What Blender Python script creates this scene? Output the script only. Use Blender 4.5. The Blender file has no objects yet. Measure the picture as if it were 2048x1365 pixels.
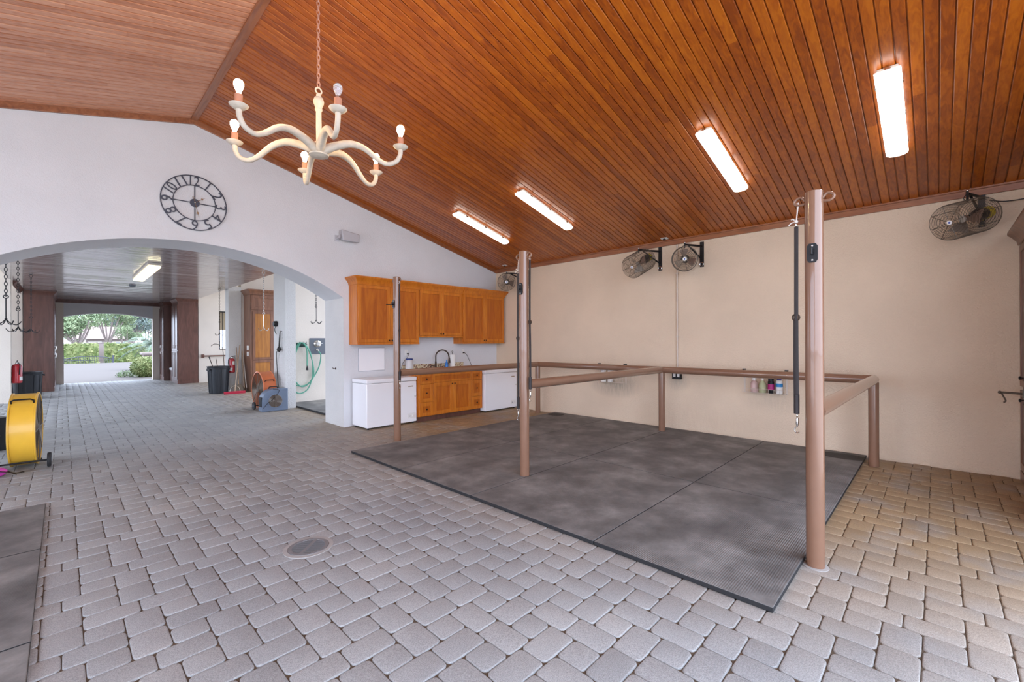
import bpy, math, random
import numpy as np
from mathutils import Vector, Matrix
random.seed(7)
PI = math.pi
S = bpy.context.scene
COL = S.collection
R = math.radians

# ------------------------------------------------------------------ mesh builder
class MB:
    def __init__(s): s.v = []; s.f = []; s.m = []
    def add(s, vs, fs, mi=0):
        o = len(s.v); s.v += [tuple(p) for p in vs]; s.f += [tuple(i + o for i in f) for f in fs]; s.m += [mi] * len(fs); return s
    def box(s, x0, x1, y0, y1, z0, z1, mi=0):
        v = [(x0,y0,z0),(x1,y0,z0),(x1,y1,z0),(x0,y1,z0),(x0,y0,z1),(x1,y0,z1),(x1,y1,z1),(x0,y1,z1)]
        return s.add(v, [(0,3,2,1),(4,5,6,7),(0,1,5,4),(1,2,6,5),(2,3,7,6),(3,0,4,7)], mi)
    def obox(s, c, ax, ay, az, mi=0):          # centre and three half-axis vectors
        c, ax, ay, az = map(Vector, (c, ax, ay, az))
        v = [c + i*ax + j*ay + k*az for k in (-1,1) for j, i in ((-1,-1),(-1,1),(1,1),(1,-1))]
        return s.add(v, [(0,3,2,1),(4,5,6,7),(0,1,5,4),(1,2,6,5),(2,3,7,6),(3,0,4,7)], mi)
    def tube(s, pts, r, n=10, closed=False, cap=True, mi=0, flat=None):
        P = [Vector(p) for p in pts]; N = len(P); rr = r if isinstance(r, (list, tuple)) else [r]*N
        rings = []; pn = None
        for i in range(N):
            a = P[(i-1) % N] if (closed or i > 0) else P[i]; b = P[(i+1) % N] if (closed or i < N-1) else P[i]
            t = (b - a).normalized()
            if pn is None:
                u = Vector((0,0,1)) if abs(t.z) < .9 else Vector((1,0,0))
                pn = (u - t*u.dot(t)).normalized()
            else:
                pn = (pn - t*pn.dot(t)).normalized()
            bn = t.cross(pn)
            fx, fy = flat if flat else (1, 1)
            rings.append([P[i] + pn*math.cos(2*PI*k/n)*rr[i]*fx + bn*math.sin(2*PI*k/n)*rr[i]*fy for k in range(n)])
        vs = [p for q in rings for p in q]; fs = []
        for i in range(N if closed else N-1):
            j = (i+1) % N
            for k in range(n):
                l = (k+1) % n; fs.append((i*n+k, i*n+l, j*n+l, j*n+k))
        if cap and not closed:
            fs.append(tuple(range(n))[::-1]); fs.append(tuple((N-1)*n+k for k in range(n)))
        return s.add(vs, fs, mi)
    def lathe(s, prof, c=(0,0,0), ax=(0,0,1), n=20, mi=0, cap=True):   # prof: (radius, height) along ax
        c = Vector(c); t = Vector(ax).normalized()
        u = Vector((1,0,0)) if abs(t.x) < .9 else Vector((0,1,0)); u = (u - t*u.dot(t)).normalized(); w = t.cross(u)
        vs = [c + t*h + (u*math.cos(2*PI*k/n) + w*math.sin(2*PI*k/n))*max(r,1e-5) for r, h in prof for k in range(n)]; fs = []
        for i in range(len(prof)-1):
            for k in range(n):
                l = (k+1) % n; fs.append((i*n+k, i*n+l, (i+1)*n+l, (i+1)*n+k))
        if cap:
            fs.append(tuple(range(n))[::-1]); fs.append(tuple((len(prof)-1)*n+k for k in range(n)))
        return s.add(vs, fs, mi)
    def ring(s, c, ax, rad, r, n=32, m=6, mi=0, arc=None):
        c = Vector(c); t = Vector(ax).normalized()
        u = Vector((1,0,0)) if abs(t.x) < .9 else Vector((0,1,0)); u = (u - t*u.dot(t)).normalized(); w = t.cross(u)
        return s.tube([c + (u*math.cos(2*PI*k/n) + w*math.sin(2*PI*k/n))*rad for k in range(n)], r, m, closed=True, mi=mi)
    def ball(s, c, r, n=12, m=8, sc=(1,1,1), mi=0):
        c = Vector(c); vs = [c + Vector((0,0,r*sc[2]))]
        for i in range(1, m):
            a = PI*i/m
            vs += [c + Vector((math.sin(a)*math.cos(2*PI*k/n)*r*sc[0], math.sin(a)*math.sin(2*PI*k/n)*r*sc[1], math.cos(a)*r*sc[2])) for k in range(n)]
        vs.append(c - Vector((0,0,r*sc[2]))); fs = []
        for k in range(n): fs.append((0, 1+k, 1+(k+1) % n))
        for i in range(m-2):
            for k in range(n):
                l = (k+1) % n; fs.append((1+i*n+k, 1+(i+1)*n+k, 1+(i+1)*n+l, 1+i*n+l))
        b = 1+(m-2)*n
        for k in range(n): fs.append((b+k, len(vs)-1, b+(k+1) % n))
        return s.add(vs, fs, mi)
    def prism(s, poly, ex, mi=0):              # closed polygon of 3-D points and an extrusion vector
        n = len(poly); e = Vector(ex); vs = [Vector(p) for p in poly] + [Vector(p)+e for p in poly]
        fs = [tuple(range(n))[::-1], tuple(range(n, 2*n))] + [(i, (i+1) % n, n+(i+1) % n, n+i) for i in range(n)]
        return s.add(vs, fs, mi)

def link(o, parent=None):
    COL.objects.link(o)
    if parent: o.parent = parent
    return o
def build(mb, name, mats, parent=None, bevel=0, smooth=40, origin=None):
    """one mesh object; coordinates are in the parent's frame, or in the world for a top-level mesh (origin moved to its base)"""
    V = np.array(mb.v, float)
    if parent is None and origin is None:
        lo, hi = V.min(0), V.max(0); origin = ((lo[0]+hi[0])/2, (lo[1]+hi[1])/2, lo[2])
    if origin is None: origin = (0,0,0)
    me = bpy.data.meshes.new(name); me.from_pydata((V - np.array(origin)).tolist(), [], mb.f)
    if not isinstance(mats, (list, tuple)): mats = [mats]
    for m in mats: me.materials.append(m)
    if len(mats) > 1: me.polygons.foreach_set('material_index', mb.m)
    me.validate(); me.update()
    import bmesh
    b = bmesh.new(); b.from_mesh(me); bmesh.ops.recalc_face_normals(b, faces=b.faces); b.to_mesh(me); b.free()
    if smooth:
        me.polygons.foreach_set('use_smooth', [True]*len(me.polygons)); me.set_sharp_from_angle(angle=R(smooth))
    o = bpy.data.objects.new(name, me); o.location = origin; link(o, parent)
    if bevel:
        md = o.modifiers.new('bevel', 'BEVEL'); md.width = bevel; md.segments = 2; md.limit_method = 'ANGLE'; md.angle_limit = R(50)
    return o
def tag(o, label, cat, group=None, kind=None):
    o['label'] = label; o['category'] = cat
    if group: o['group'] = group
    if kind: o['kind'] = kind
    return o
def thing(name, label, cat, loc=(0,0,0), rz=0, group=None):
    o = bpy.data.objects.new(name, None); o.empty_display_size = .1; link(o); o.location = loc; o.rotation_euler = (0,0,rz)
    return tag(o, label, cat, group)
def dup(root, loc=None, rz=None, label=None, group=None):
    r = root.copy(); COL.objects.link(r)
    if loc is not None: r.location = loc
    if rz is not None: r.rotation_euler = (0,0,rz)
    if label: r['label'] = label
    if group: r['group'] = group
    for ch in list(root.children):
        c = ch.copy(); COL.objects.link(c); c.parent = r
        for g in list(ch.children):
            d = g.copy(); COL.objects.link(d); d.parent = c
    return r
def struct(mb, name, m, bevel=0, smooth=0):
    o = build(mb, name, m, None, bevel, smooth, origin=(0,0,0)); o['kind'] = 'structure'; return o

# ------------------------------------------------------------------ materials
def nodes(name):
    m = bpy.data.materials.new(name); m.use_nodes = True; nt = m.node_tree
    return m, nt, nt.nodes['Principled BSDF'], nt.links.new
def srgb(r, g, b): return tuple((c/255/12.92 if c/255 <= .04045 else ((c/255+.055)/1.055)**2.4) for c in (r,g,b)) + (1,)
def simple(name, col, rough=.5, metal=0, coat=0, emit=0, ecol=None, trans=0, noise=0, nscale=8, bump=0, bscale=60, alpha=1, ior=1.45):
    m, nt, p, L = nodes(name); c = tuple(col[:3]) + (1,)
    p.inputs['Base Color'].default_value = c; p.inputs['Roughness'].default_value = rough; p.inputs['Metallic'].default_value = metal
    p.inputs['Coat Weight'].default_value = coat; p.inputs['IOR'].default_value = ior; p.inputs['Transmission Weight'].default_value = trans
    if emit:
        p.inputs['Emission Color'].default_value = tuple((ecol or col)[:3]) + (1,); p.inputs['Emission Strength'].default_value = emit
    if noise or bump: tc = nt.nodes.new('ShaderNodeTexCoord')
    if noise:
        n = nt.nodes.new('ShaderNodeTexNoise'); n.inputs['Scale'].default_value = nscale; n.inputs['Detail'].default_value = 5; L(tc.outputs['Object'], n.inputs['Vector'])
        mx = nt.nodes.new('ShaderNodeMix'); mx.data_type = 'RGBA'
        mx.inputs[6].default_value = tuple(x*(1-noise) for x in c[:3]) + (1,); mx.inputs[7].default_value = tuple(min(1, x*(1+noise)) for x in c[:3]) + (1,)
        L(n.outputs['Fac'], mx.inputs[0]); L(mx.outputs[2], p.inputs['Base Color'])
    if bump:
        n2 = nt.nodes.new('ShaderNodeTexNoise'); n2.inputs['Scale'].default_value = bscale; n2.inputs['Detail'].default_value = 4; L(tc.outputs['Object'], n2.inputs['Vector'])
        b = nt.nodes.new('ShaderNodeBump'); b.inputs['Strength'].default_value = bump; b.inputs['Distance'].default_value = .01
        L(n2.outputs['Fac'], b.inputs['Height']); L(b.outputs['Normal'], p.inputs['Normal'])
    return m
def ramp(nt, stops):
    r = nt.nodes.new('ShaderNodeValToRGB'); e = r.color_ramp.elements
    e[0].position, e[0].color = stops[0][0], tuple(stops[0][1][:3]) + (1,); e[1].position, e[1].color = stops[-1][0], tuple(stops[-1][1][:3]) + (1,)
    for p, c in stops[1:-1]:
        k = e.new(p); k.color = tuple(c[:3]) + (1,)
    return r
def wood(name, dark, mid, light, stretch=(1,1,1), scale=3, rough=.35, coat=.3, attr=None, bump=.05):
    """streaky grain along the axis with the smallest stretch"""
    m, nt, p, L = nodes(name); tc = nt.nodes.new('ShaderNodeTexCoord'); mp = nt.nodes.new('ShaderNodeMapping'); mp.inputs['Scale'].default_value = stretch
    L(tc.outputs['Object'], mp.inputs['Vector'])
    n = nt.nodes.new('ShaderNodeTexNoise'); n.inputs['Scale'].default_value = scale; n.inputs['Detail'].default_value = 6; n.inputs['Distortion'].default_value = 1.2
    L(mp.outputs['Vector'], n.inputs['Vector'])
    fac = n.outputs['Fac']
    if attr:
        a = nt.nodes.new('ShaderNodeAttribute'); a.attribute_name = attr
        ad = nt.nodes.new('ShaderNodeMath'); ad.operation = 'MULTIPLY_ADD'; ad.inputs[1].default_value = .32; L(a.outputs['Fac'], ad.inputs[0])
        sb = nt.nodes.new('ShaderNodeMath'); sb.operation = 'MULTIPLY_ADD'; sb.inputs[1].default_value = .9; sb.inputs[2].default_value = -.11; L(fac, sb.inputs[0])
        L(sb.outputs[0], ad.inputs[2]); fac = ad.outputs[0]
    r = ramp(nt, [(.28, dark), (.5, mid), (.72, light)]); L(fac, r.inputs['Fac']); L(r.outputs['Color'], p.inputs['Base Color'])
    p.inputs['Roughness'].default_value = rough; p.inputs['Coat Weight'].default_value = coat; p.inputs['Coat Roughness'].default_value = max(.12, rough-.15); p.inputs['Coat IOR'].default_value = 1.75 if coat > .7 else 1.5
    if bump:
        b = nt.nodes.new('ShaderNodeBump'); b.inputs['Strength'].default_value = bump; b.inputs['Distance'].default_value = .01; L(n.outputs['Fac'], b.inputs['Height']); L(b.outputs['Normal'], p.inputs['Normal'])
    return m
def stucco(name, col, scale=58, strength=.5, dist=.006):
    m, nt, p, L = nodes(name); tc = nt.nodes.new('ShaderNodeTexCoord')
    n = nt.nodes.new('ShaderNodeTexNoise'); n.inputs['Scale'].default_value = scale; n.inputs['Detail'].default_value = 3; n.inputs['Roughness'].default_value = .5; n.inputs['Distortion'].default_value = .6
    L(tc.outputs['Object'], n.inputs['Vector'])
    r = ramp(nt, [(.38, (0,0,0)), (.6, (1,1,1))]); L(n.outputs['Fac'], r.inputs['Fac'])
    b = nt.nodes.new('ShaderNodeBump'); b.inputs['Strength'].default_value = strength; b.inputs['Distance'].default_value = dist; L(r.outputs['Color'], b.inputs['Height']); L(b.outputs['Normal'], p.inputs['Normal'])
    n2 = nt.nodes.new('ShaderNodeTexNoise'); n2.inputs['Scale'].default_value = 1.3; n2.inputs['Detail'].default_value = 4; L(tc.outputs['Object'], n2.inputs['Vector'])
    r2 = ramp(nt, [(.35, tuple(c*.93 for c in col[:3])), (.65, col)]); L(n2.outputs['Fac'], r2.inputs['Fac']); L(r2.outputs['Color'], p.inputs['Base Color'])
    p.inputs['Roughness'].default_value = .85; p.inputs['Specular IOR Level'].default_value = .25
    return m

PAINT = (.715, .72, .735)  # blued to offset warm bounce; cool daylight cast set in the colour
M = {}
M['stucco'] = stucco('stucco_lamp_tinted', (.77,.61,.45))  # warm lamp light mixed into the beige of the right-hand wall
def wall_stains(m, spots):
    nt = m.node_tree; L = nt.links.new; p = nt.nodes['Principled BSDF']; col = p.inputs['Base Color'].links[0].from_socket; tc = nt.nodes.new('ShaderNodeTexCoord')
    mp = nt.nodes.new('ShaderNodeMapping'); mp.inputs['Scale'].default_value = (1,14,2.5); L(tc.outputs['Object'], mp.inputs['Vector'])
    n = nt.nodes.new('ShaderNodeTexNoise'); n.inputs['Scale'].default_value = 3; n.inputs['Detail'].default_value = 4; L(mp.outputs['Vector'], n.inputs['Vector'])
    for cy, cz_, ry, rz, k, c in spots:
        d = nt.nodes.new('ShaderNodeVectorMath'); d.operation = 'SUBTRACT'; d.inputs[1].default_value = (0,cy,cz_); L(tc.outputs['Object'], d.inputs[0])
        e = nt.nodes.new('ShaderNodeVectorMath'); e.operation = 'MULTIPLY'; e.inputs[1].default_value = (0,1/ry,1/rz); L(d.outputs[0], e.inputs[0])
        l = nt.nodes.new('ShaderNodeVectorMath'); l.operation = 'LENGTH'; L(e.outputs[0], l.inputs[0])
        r = nt.nodes.new('ShaderNodeMapRange'); r.inputs[1].default_value = .25; r.inputs[2].default_value = 1; r.inputs[3].default_value = k; r.inputs[4].default_value = 0; L(l.outputs['Value'], r.inputs[0])
        u = nt.nodes.new('ShaderNodeMath'); u.operation = 'MULTIPLY'; L(r.outputs[0], u.inputs[0]); L(n.outputs['Fac'], u.inputs[1])
        x = nt.nodes.new('ShaderNodeMix'); x.data_type = 'RGBA'; L(u.outputs[0], x.inputs[0]); L(col, x.inputs[6]); x.inputs[7].default_value = tuple(c)+(1,); col = x.outputs[2]
    L(col, p.inputs['Base Color'])
wall_stains(M['stucco'], [(4.3,.72,.62,.30,1.1,(.25,.22,.18)),(3.1,.80,.22,.16,.7,(.33,.29,.24)),(1.72,.62,.5,.22,.45,(.40,.33,.26)),(2.9,.2,1.6,.3,.35,(.5,.36,.24))])
M['stucco_fine'] = stucco('stucco_paint_fine', PAINT, 70, .35, .004)
M['stucco_rough'] = stucco('stucco_rough_coat', (.74,.725,.70), 55, .7, .007)
M['stucco_alcove'] = stucco('alcove_paint', (.74,.67,.59), 70, .35, .004)
M['boards'] = wood('varnished_ceiling_boards', (.23,.044,.0015), (.37,.082,.002), (.48,.125,.004), (.6,9,9), 3, .4, .45, 'tint')
M['pale_boards'] = wood('sheen_tinted_ceiling_boards', (.45,.175,.088), (.60,.27,.155), (.70,.36,.225), (.6,9,9), 3, .45, .35, 'tint')  # left slope: daylight sheen painted in as a paler board colour
M['hall_boards'] = wood('gloss_hall_boards', (.20,.16,.155), (.40,.35,.345), (.58,.53,.52), (.35,14,14), 3, .24, 1.0, 'tint', .35)  # pale grey base carries painted reflection over brown stained boards
M['trimwood'] = wood('trim_wood', (.19,.06,.022), (.28,.095,.035), (.36,.13,.052), (4,.5,4), 4, .35, .3)
M['roof'] = simple('roof_sheathing', (.25,.2,.17), .9)
M['honey'] = wood('honey_maple', (.44,.115,.007), (.57,.165,.011), (.66,.22,.018), (5,5,.7), 2.2, .4, .12, bump=.02)
M['honey_shaded'] = wood('honey_maple_panel_shaded', (.36,.08,.004), (.47,.12,.006), (.55,.16,.009), (5,5,.7), 2.2, .4, .12, bump=.02)  # panel colour darkened to imitate shade inside the door recesses
M['mahog'] = wood('brown_mahogany', (.085,.034,.024), (.125,.05,.035), (.165,.07,.05), (4,4,.7), 2, .4, .2, bump=.02)
M['oldcab'] = wood('brown_oak_cabinet', (.12,.048,.025), (.18,.075,.04), (.24,.105,.058), (5,5,.7), 2, .4, .25, bump=.02)
M['golden'] = wood('golden_door_panel', (.26,.09,.012), (.36,.135,.018), (.45,.18,.028), (5,5,.7), 2, .4, .2, bump=.02)
M['post'] = simple('taupe_steel_paint', (.23,.122,.076), .2, 0, .6, noise=.06, nscale=14)
M['white'] = simple('white_enamel', (.88,.88,.90), .28, 0, .2)
M['whitemat'] = simple('white_plastic', (.80,.79,.77), .45)
M['black'] = simple('black_metal', (.018,.018,.02), .4, .4)
M['blackp'] = simple('black_plastic', (.018,.021,.026), .42, noise=.2)
M['bronze'] = simple('dark_bronze', (.055,.035,.025), .35, .8)
M['steel'] = simple('chrome_steel', (.62,.60,.56), .22, 1)
M['galv'] = simple('galvanised_wire', (.13,.105,.08), .4, .6)
M['blade'] = simple('fan_blade_metal', (.42,.38,.33), .35, .85)
M['leather'] = simple('dark_strap_nylon', (.028,.022,.022), .6, noise=.3, nscale=40)
M['string'] = simple('white_twine', (.75,.70,.64), .8)
M['plate'] = simple('pale_plate', (.72,.69,.64), .5)
M['cream'] = simple('cream_iron', (.56,.48,.38), .6, noise=.22, nscale=28, bump=.25, bscale=70)
M['sleeve'] = simple('candle_sleeve', (.46,.20,.12), .6)
M['bulb'] = simple('lit_bulb', (1,.85,.6), .2, emit=250, ecol=(1,.72,.40))
M['bulboff'] = simple('clear_bulb_glass', (.9,.92,.95), .05, trans=.75)
M['lens'] = simple('fluorescent_lens', (.95,.95,.95), .3, emit=4.2, ecol=(1,.95,.87))
M['fixture'] = simple('fixture_housing', (.66,.60,.52), .5)
M['lenshall'] = simple('hall_lens', (.9,.85,.7), .3, emit=2.2, ecol=(1,.86,.55))
M['rust'] = simple('rusty_chain', (.55,.31,.23), .55, .5)
M['ironblue'] = simple('slate_iron', (.06,.066,.09), .5, .3)
M['brass'] = simple('aged_brass', (.22,.14,.08), .4, .8)
M['panelframe'] = simple('panel_edge_grey', (.42,.43,.46), .5)
M['spk'] = simple('grey_speaker', (.52,.52,.55), .55, bump=.2, bscale=300)
M['orange'] = simple('orange_drum_paint', (.66,.17,.055), .4, 0, .2, noise=.22, nscale=6)
M['yellow'] = simple('yellow_drum_paint', (.80,.47,.045), .35, 0, .2, noise=.16, nscale=5)
M['greyblue'] = simple('blue_grey_plastic', (.15,.19,.26), .4, noise=.1)
M['rubber'] = simple('tyre_rubber', (.02,.02,.022), .7)
M['red'] = simple('extinguisher_red', (.42,.012,.02), .3, 0, .3)
M['redplastic'] = simple('red_broom_plastic', (.46,.02,.05), .5)
M['handle'] = wood('broom_handle_wood', (.30,.19,.12), (.42,.29,.19), (.5,.36,.25), (4,4,.7), 4, .6, 0)
M['green'] = simple('green_hose', (.11,.36,.25), .4)
M['greypanel'] = simple('slate_panel', (.13,.145,.17), .5)
M['pink'] = simple('magenta_nylon', (.62,.06,.42), .5)
M['cord'] = simple('dark_cord', (.03,.026,.024), .6)
M['orangecord'] = simple('tan_strap', (.5,.32,.15), .6)
M['bluep'] = simple('clear_blue_soap', (.03,.16,.48), .2)
M['paper'] = simple('paper_towel', (.86,.85,.82), .9, bump=.1, bscale=120)
M['jar'] = simple('frosted_jar', (.78,.78,.78), .25, trans=.35)
M['bluelid'] = simple('navy_lid', (.03,.05,.22), .4)
M['deepblue'] = simple('navy_cap', (.03,.02,.20), .4)
M['magenta'] = simple('magenta_label', (.42,.02,.17), .4)
M['bluelabel'] = simple('blue_label', (.02,.22,.52), .4)
M['palepink'] = simple('pale_pink_plastic', (.72,.50,.46), .4, trans=.2)
M['palegreen'] = simple('pale_green_plastic', (.55,.56,.32), .4, trans=.2)
M['offwhite'] = simple('off_white_plastic', (.80,.77,.72), .4)
M['yellowlabel'] = simple('yellow_label', (.62,.50,.02), .5)
M['badgeblue'] = simple('badge_blue', (.05,.10,.42), .4)
M['conduit'] = simple('painted_conduit', (.66,.56,.47), .5)
M['grate'] = simple('cast_grate', (.27,.265,.27), .5, .5, noise=.15, nscale=30)
M['gratecollar'] = simple('concrete_collar', (.38,.36,.34), .8, noise=.15, nscale=20)
M['intake'] = simple('dusty_intake', (.12,.085,.065), .9)
M['dark'] = simple('dark_void', (.012,.012,.013), .9)
M['glass'] = simple('window_glass', (.9,.95,1), .02, trans=1)
M['cushion'] = simple('white_cushion', (.8,.8,.8), .8)
M['tanshade'] = simple('tan_shade_cloth', (.46,.39,.27), .8)
M['gauge'] = simple('pale_label_paper', (.75,.74,.72), .6)

def granite():
    m, nt, p, L = nodes('speckled_granite'); tc = nt.nodes.new('ShaderNodeTexCoord')
    v = nt.nodes.new('ShaderNodeTexVoronoi'); v.inputs['Scale'].default_value = 48; L(tc.outputs['Object'], v.inputs['Vector'])
    r = ramp(nt, [(.0, (.05,.03,.03)), (.3, (.25,.12,.09)), (.42, (.62,.52,.33)), (.75, (.72,.64,.46)), (1, (.2,.2,.17))]); L(v.outputs['Color'], r.inputs['Fac']); L(r.outputs['Color'], p.inputs['Base Color']); p.inputs['Roughness'].default_value = .25
    return m
M['granite'] = granite()
def paver_mat():
    m, nt, p, L = nodes('tumbled_concrete_paver'); tc = nt.nodes.new('ShaderNodeTexCoord')
    a = nt.nodes.new('ShaderNodeAttribute'); a.attribute_name = 'tint'
    n = nt.nodes.new('ShaderNodeTexNoise'); n.inputs['Scale'].default_value = 230; n.inputs['Detail'].default_value = 3; L(tc.outputs['Object'], n.inputs['Vector'])
    n2 = nt.nodes.new('ShaderNodeTexNoise'); n2.inputs['Scale'].default_value = 1.1; n2.inputs['Detail'].default_value = 4; L(tc.outputs['Object'], n2.inputs['Vector'])
    r = ramp(nt, [(.0, (.285,.292,.295)), (.5, (.35,.358,.358)), (1, (.415,.418,.412))]); L(a.outputs['Fac'], r.inputs['Fac'])
    r2 = ramp(nt, [(.3, (.68,.68,.68)), (.5, (1,1,1)), (.72, (1.3,1.3,1.3))]); L(n.outputs['Fac'], r2.inputs['Fac'])
    r3 = ramp(nt, [(.3, (.84,.84,.85)), (.7, (1.05,1.04,1.02))]); L(n2.outputs['Fac'], r3.inputs['Fac'])
    def mul(x, y):
        k = nt.nodes.new('ShaderNodeMix'); k.data_type = 'RGBA'; k.blend_type = 'MULTIPLY'; k.inputs[0].default_value = 1; L(x, k.inputs[6]); L(y, k.inputs[7]); return k.outputs[2]
    # warm lamp light painted into the right-hand floor, patchy with ochre algae stain
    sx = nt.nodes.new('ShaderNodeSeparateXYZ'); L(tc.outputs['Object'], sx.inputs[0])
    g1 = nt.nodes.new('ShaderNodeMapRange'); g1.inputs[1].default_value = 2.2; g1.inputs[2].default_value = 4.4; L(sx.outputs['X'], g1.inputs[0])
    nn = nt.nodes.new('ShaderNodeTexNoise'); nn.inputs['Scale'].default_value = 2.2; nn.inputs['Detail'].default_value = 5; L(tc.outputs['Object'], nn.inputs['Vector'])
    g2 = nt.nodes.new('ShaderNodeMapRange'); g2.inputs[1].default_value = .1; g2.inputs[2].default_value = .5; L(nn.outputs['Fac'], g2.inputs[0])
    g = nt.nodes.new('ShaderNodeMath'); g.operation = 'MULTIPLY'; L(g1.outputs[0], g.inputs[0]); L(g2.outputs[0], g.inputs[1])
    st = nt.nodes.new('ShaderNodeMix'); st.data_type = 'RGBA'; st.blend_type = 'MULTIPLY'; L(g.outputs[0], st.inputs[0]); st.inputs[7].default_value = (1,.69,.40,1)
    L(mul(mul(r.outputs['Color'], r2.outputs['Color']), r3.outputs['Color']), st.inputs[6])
    L(st.outputs[2], p.inputs['Base Color']); p.inputs['Roughness'].default_value = .62; p.inputs['Specular IOR Level'].default_value = .4
    b = nt.nodes.new('ShaderNodeBump'); b.inputs['Strength'].default_value = .35; b.inputs['Distance'].default_value = .004; L(n.outputs['Fac'], b.inputs['Height']); L(b.outputs['Normal'], p.inputs['Normal'])
    return m
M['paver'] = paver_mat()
M['joint'] = simple('sandy_joint', (.105,.075,.05), .95, noise=.4, nscale=7)
def mat_rubber():
    m, nt, p, L = nodes('ribbed_stall_rubber'); tc = nt.nodes.new('ShaderNodeTexCoord')
    geo = nt.nodes.new('ShaderNodeNewGeometry')
    n = nt.nodes.new('ShaderNodeTexNoise'); n.inputs['Scale'].default_value = 2.2; n.inputs['Detail'].default_value = 9; n.inputs['Roughness'].default_value = .68; L(geo.outputs['Position'], n.inputs['Vector'])
    r = ramp(nt, [(.3, (.085,.083,.08)), (.46, (.145,.141,.136)), (.6, (.22,.214,.205)), (.76, (.33,.32,.31))]); L(n.outputs['Fac'], r.inputs['Fac']); col = r.outputs['Color']
    for cx_, cy_, rx_, ry_ in ((6.86,.86,.17,.30),(6.88,5.48,.16,.18)):        # dark wet blots on the mats by the wall
        d = nt.nodes.new('ShaderNodeVectorMath'); d.operation = 'SUBTRACT'; d.inputs[1].default_value = (cx_,cy_,0); L(geo.outputs['Position'], d.inputs[0])
        e = nt.nodes.new('ShaderNodeVectorMath'); e.operation = 'MULTIPLY'; e.inputs[1].default_value = (1/rx_,1/ry_,0); L(d.outputs[0], e.inputs[0])
        l = nt.nodes.new('ShaderNodeVectorMath'); l.operation = 'LENGTH'; L(e.outputs[0], l.inputs[0])
        k = nt.nodes.new('ShaderNodeMapRange'); k.inputs[1].default_value = .9; k.inputs[2].default_value = 1.0; k.inputs[3].default_value = 1; k.inputs[4].default_value = 0; L(l.outputs['Value'], k.inputs[0])
        x = nt.nodes.new('ShaderNodeMix'); x.data_type = 'RGBA'; L(k.outputs[0], x.inputs[0]); L(col, x.inputs[6]); x.inputs[7].default_value = (.045,.043,.041,1); col = x.outputs[2]
    L(col, p.inputs['Base Color'])
    w = nt.nodes.new('ShaderNodeTexWave'); w.wave_type = 'BANDS'; w.bands_direction = 'Y'; w.inputs['Scale'].default_value = 24; w.inputs['Distortion'].default_value = 0; L(geo.outputs['Position'], w.inputs['Vector'])
    n3 = nt.nodes.new('ShaderNodeTexNoise'); n3.inputs['Scale'].default_value = .9; n3.inputs['Detail'].default_value = 3; L(geo.outputs['Position'], n3.inputs['Vector'])
    wear = nt.nodes.new('ShaderNodeMapRange'); wear.inputs[1].default_value = .42; wear.inputs[2].default_value = .6; L(n3.outputs['Fac'], wear.inputs[0])
    st = nt.nodes.new('ShaderNodeMath'); st.operation = 'MULTIPLY'; st.inputs[1].default_value = .8; L(wear.outputs[0], st.inputs[0])
    b = nt.nodes.new('ShaderNodeBump'); b.inputs['Distance'].default_value = .003; L(st.outputs[0], b.inputs['Strength']); L(w.outputs['Fac'], b.inputs['Height']); L(b.outputs['Normal'], p.inputs['Normal'])
    p.inputs['Specular IOR Level'].default_value = .3; rr = ramp(nt, [(.3, (.62,.62,.62)), (.7, (.85,.85,.85))]); L(n.outputs['Fac'], rr.inputs['Fac']); L(rr.outputs['Color'], p.inputs['Roughness'])
    return m
M['mat'] = mat_rubber()
def leafmat(name, a, b, sc=6):
    m, nt, p, L = nodes(name); tc = nt.nodes.new('ShaderNodeTexCoord'); n = nt.nodes.new('ShaderNodeTexNoise'); n.inputs['Scale'].default_value = sc; L(tc.outputs['Object'], n.inputs['Vector'])
    r = ramp(nt, [(.35, a), (.65, b)]); L(n.outputs['Fac'], r.inputs['Fac']); L(r.outputs['Color'], p.inputs['Base Color']); p.inputs['Roughness'].default_value = .6
    return m
M['leaf'] = leafmat('tree_leaf', (.10,.16,.075), (.26,.32,.17), 1.5)
M['leafdark'] = leafmat('dark_tree_leaf', (.075,.11,.10), (.14,.18,.16), 1.5)
M['leafhedge'] = leafmat('hedge_leaf', (.11,.165,.04), (.26,.29,.11), 2.5)
M['palmleaf'] = leafmat('palm_leaf', (.14,.2,.15), (.26,.31,.24), 2)
M['bark'] = simple('tree_bark', (.24,.2,.18), .9, noise=.3)
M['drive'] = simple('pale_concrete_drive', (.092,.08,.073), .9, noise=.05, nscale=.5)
M['bounce_terrace'] = simple('pale_bounce_paving', (.62,.59,.55), .9, noise=.05, nscale=.5)  # kept pale to reflect daylight up into the room
M['ground'] = simple('outdoor_ground', (.17,.165,.14), .95, noise=.1, nscale=.3)
M['houseroof'] = simple('pink_tile_roof', (.26,.19,.18), .8, noise=.12, nscale=3)
M['housewall'] = simple('pink_house_wall', (.27,.22,.21), .8)

# ------------------------------------------------------------------ room dimensions (metres)
WX, WL, WY, NY = 7.16, -4.58, 7.48, -1.25        # right, left, far and near wall
RX, RZ, SL = 1.29, 4.64, .2487                   # ridge of the roof, slope
def cz(x): return RZ - SL*abs(x-RX)
AH, AS, AR = 2.15, 2.275, 3.908                  # arch: half span, springing height, radius
HZ = 3.13                                        # hall ceiling
def arch(x, half=AH, spring=AS, rise=.64):
    r = (half*half + rise*rise)/(2*rise); d = min(abs(x), half)
    return spring + rise - (r - math.sqrt(r*r - d*d))

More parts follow.
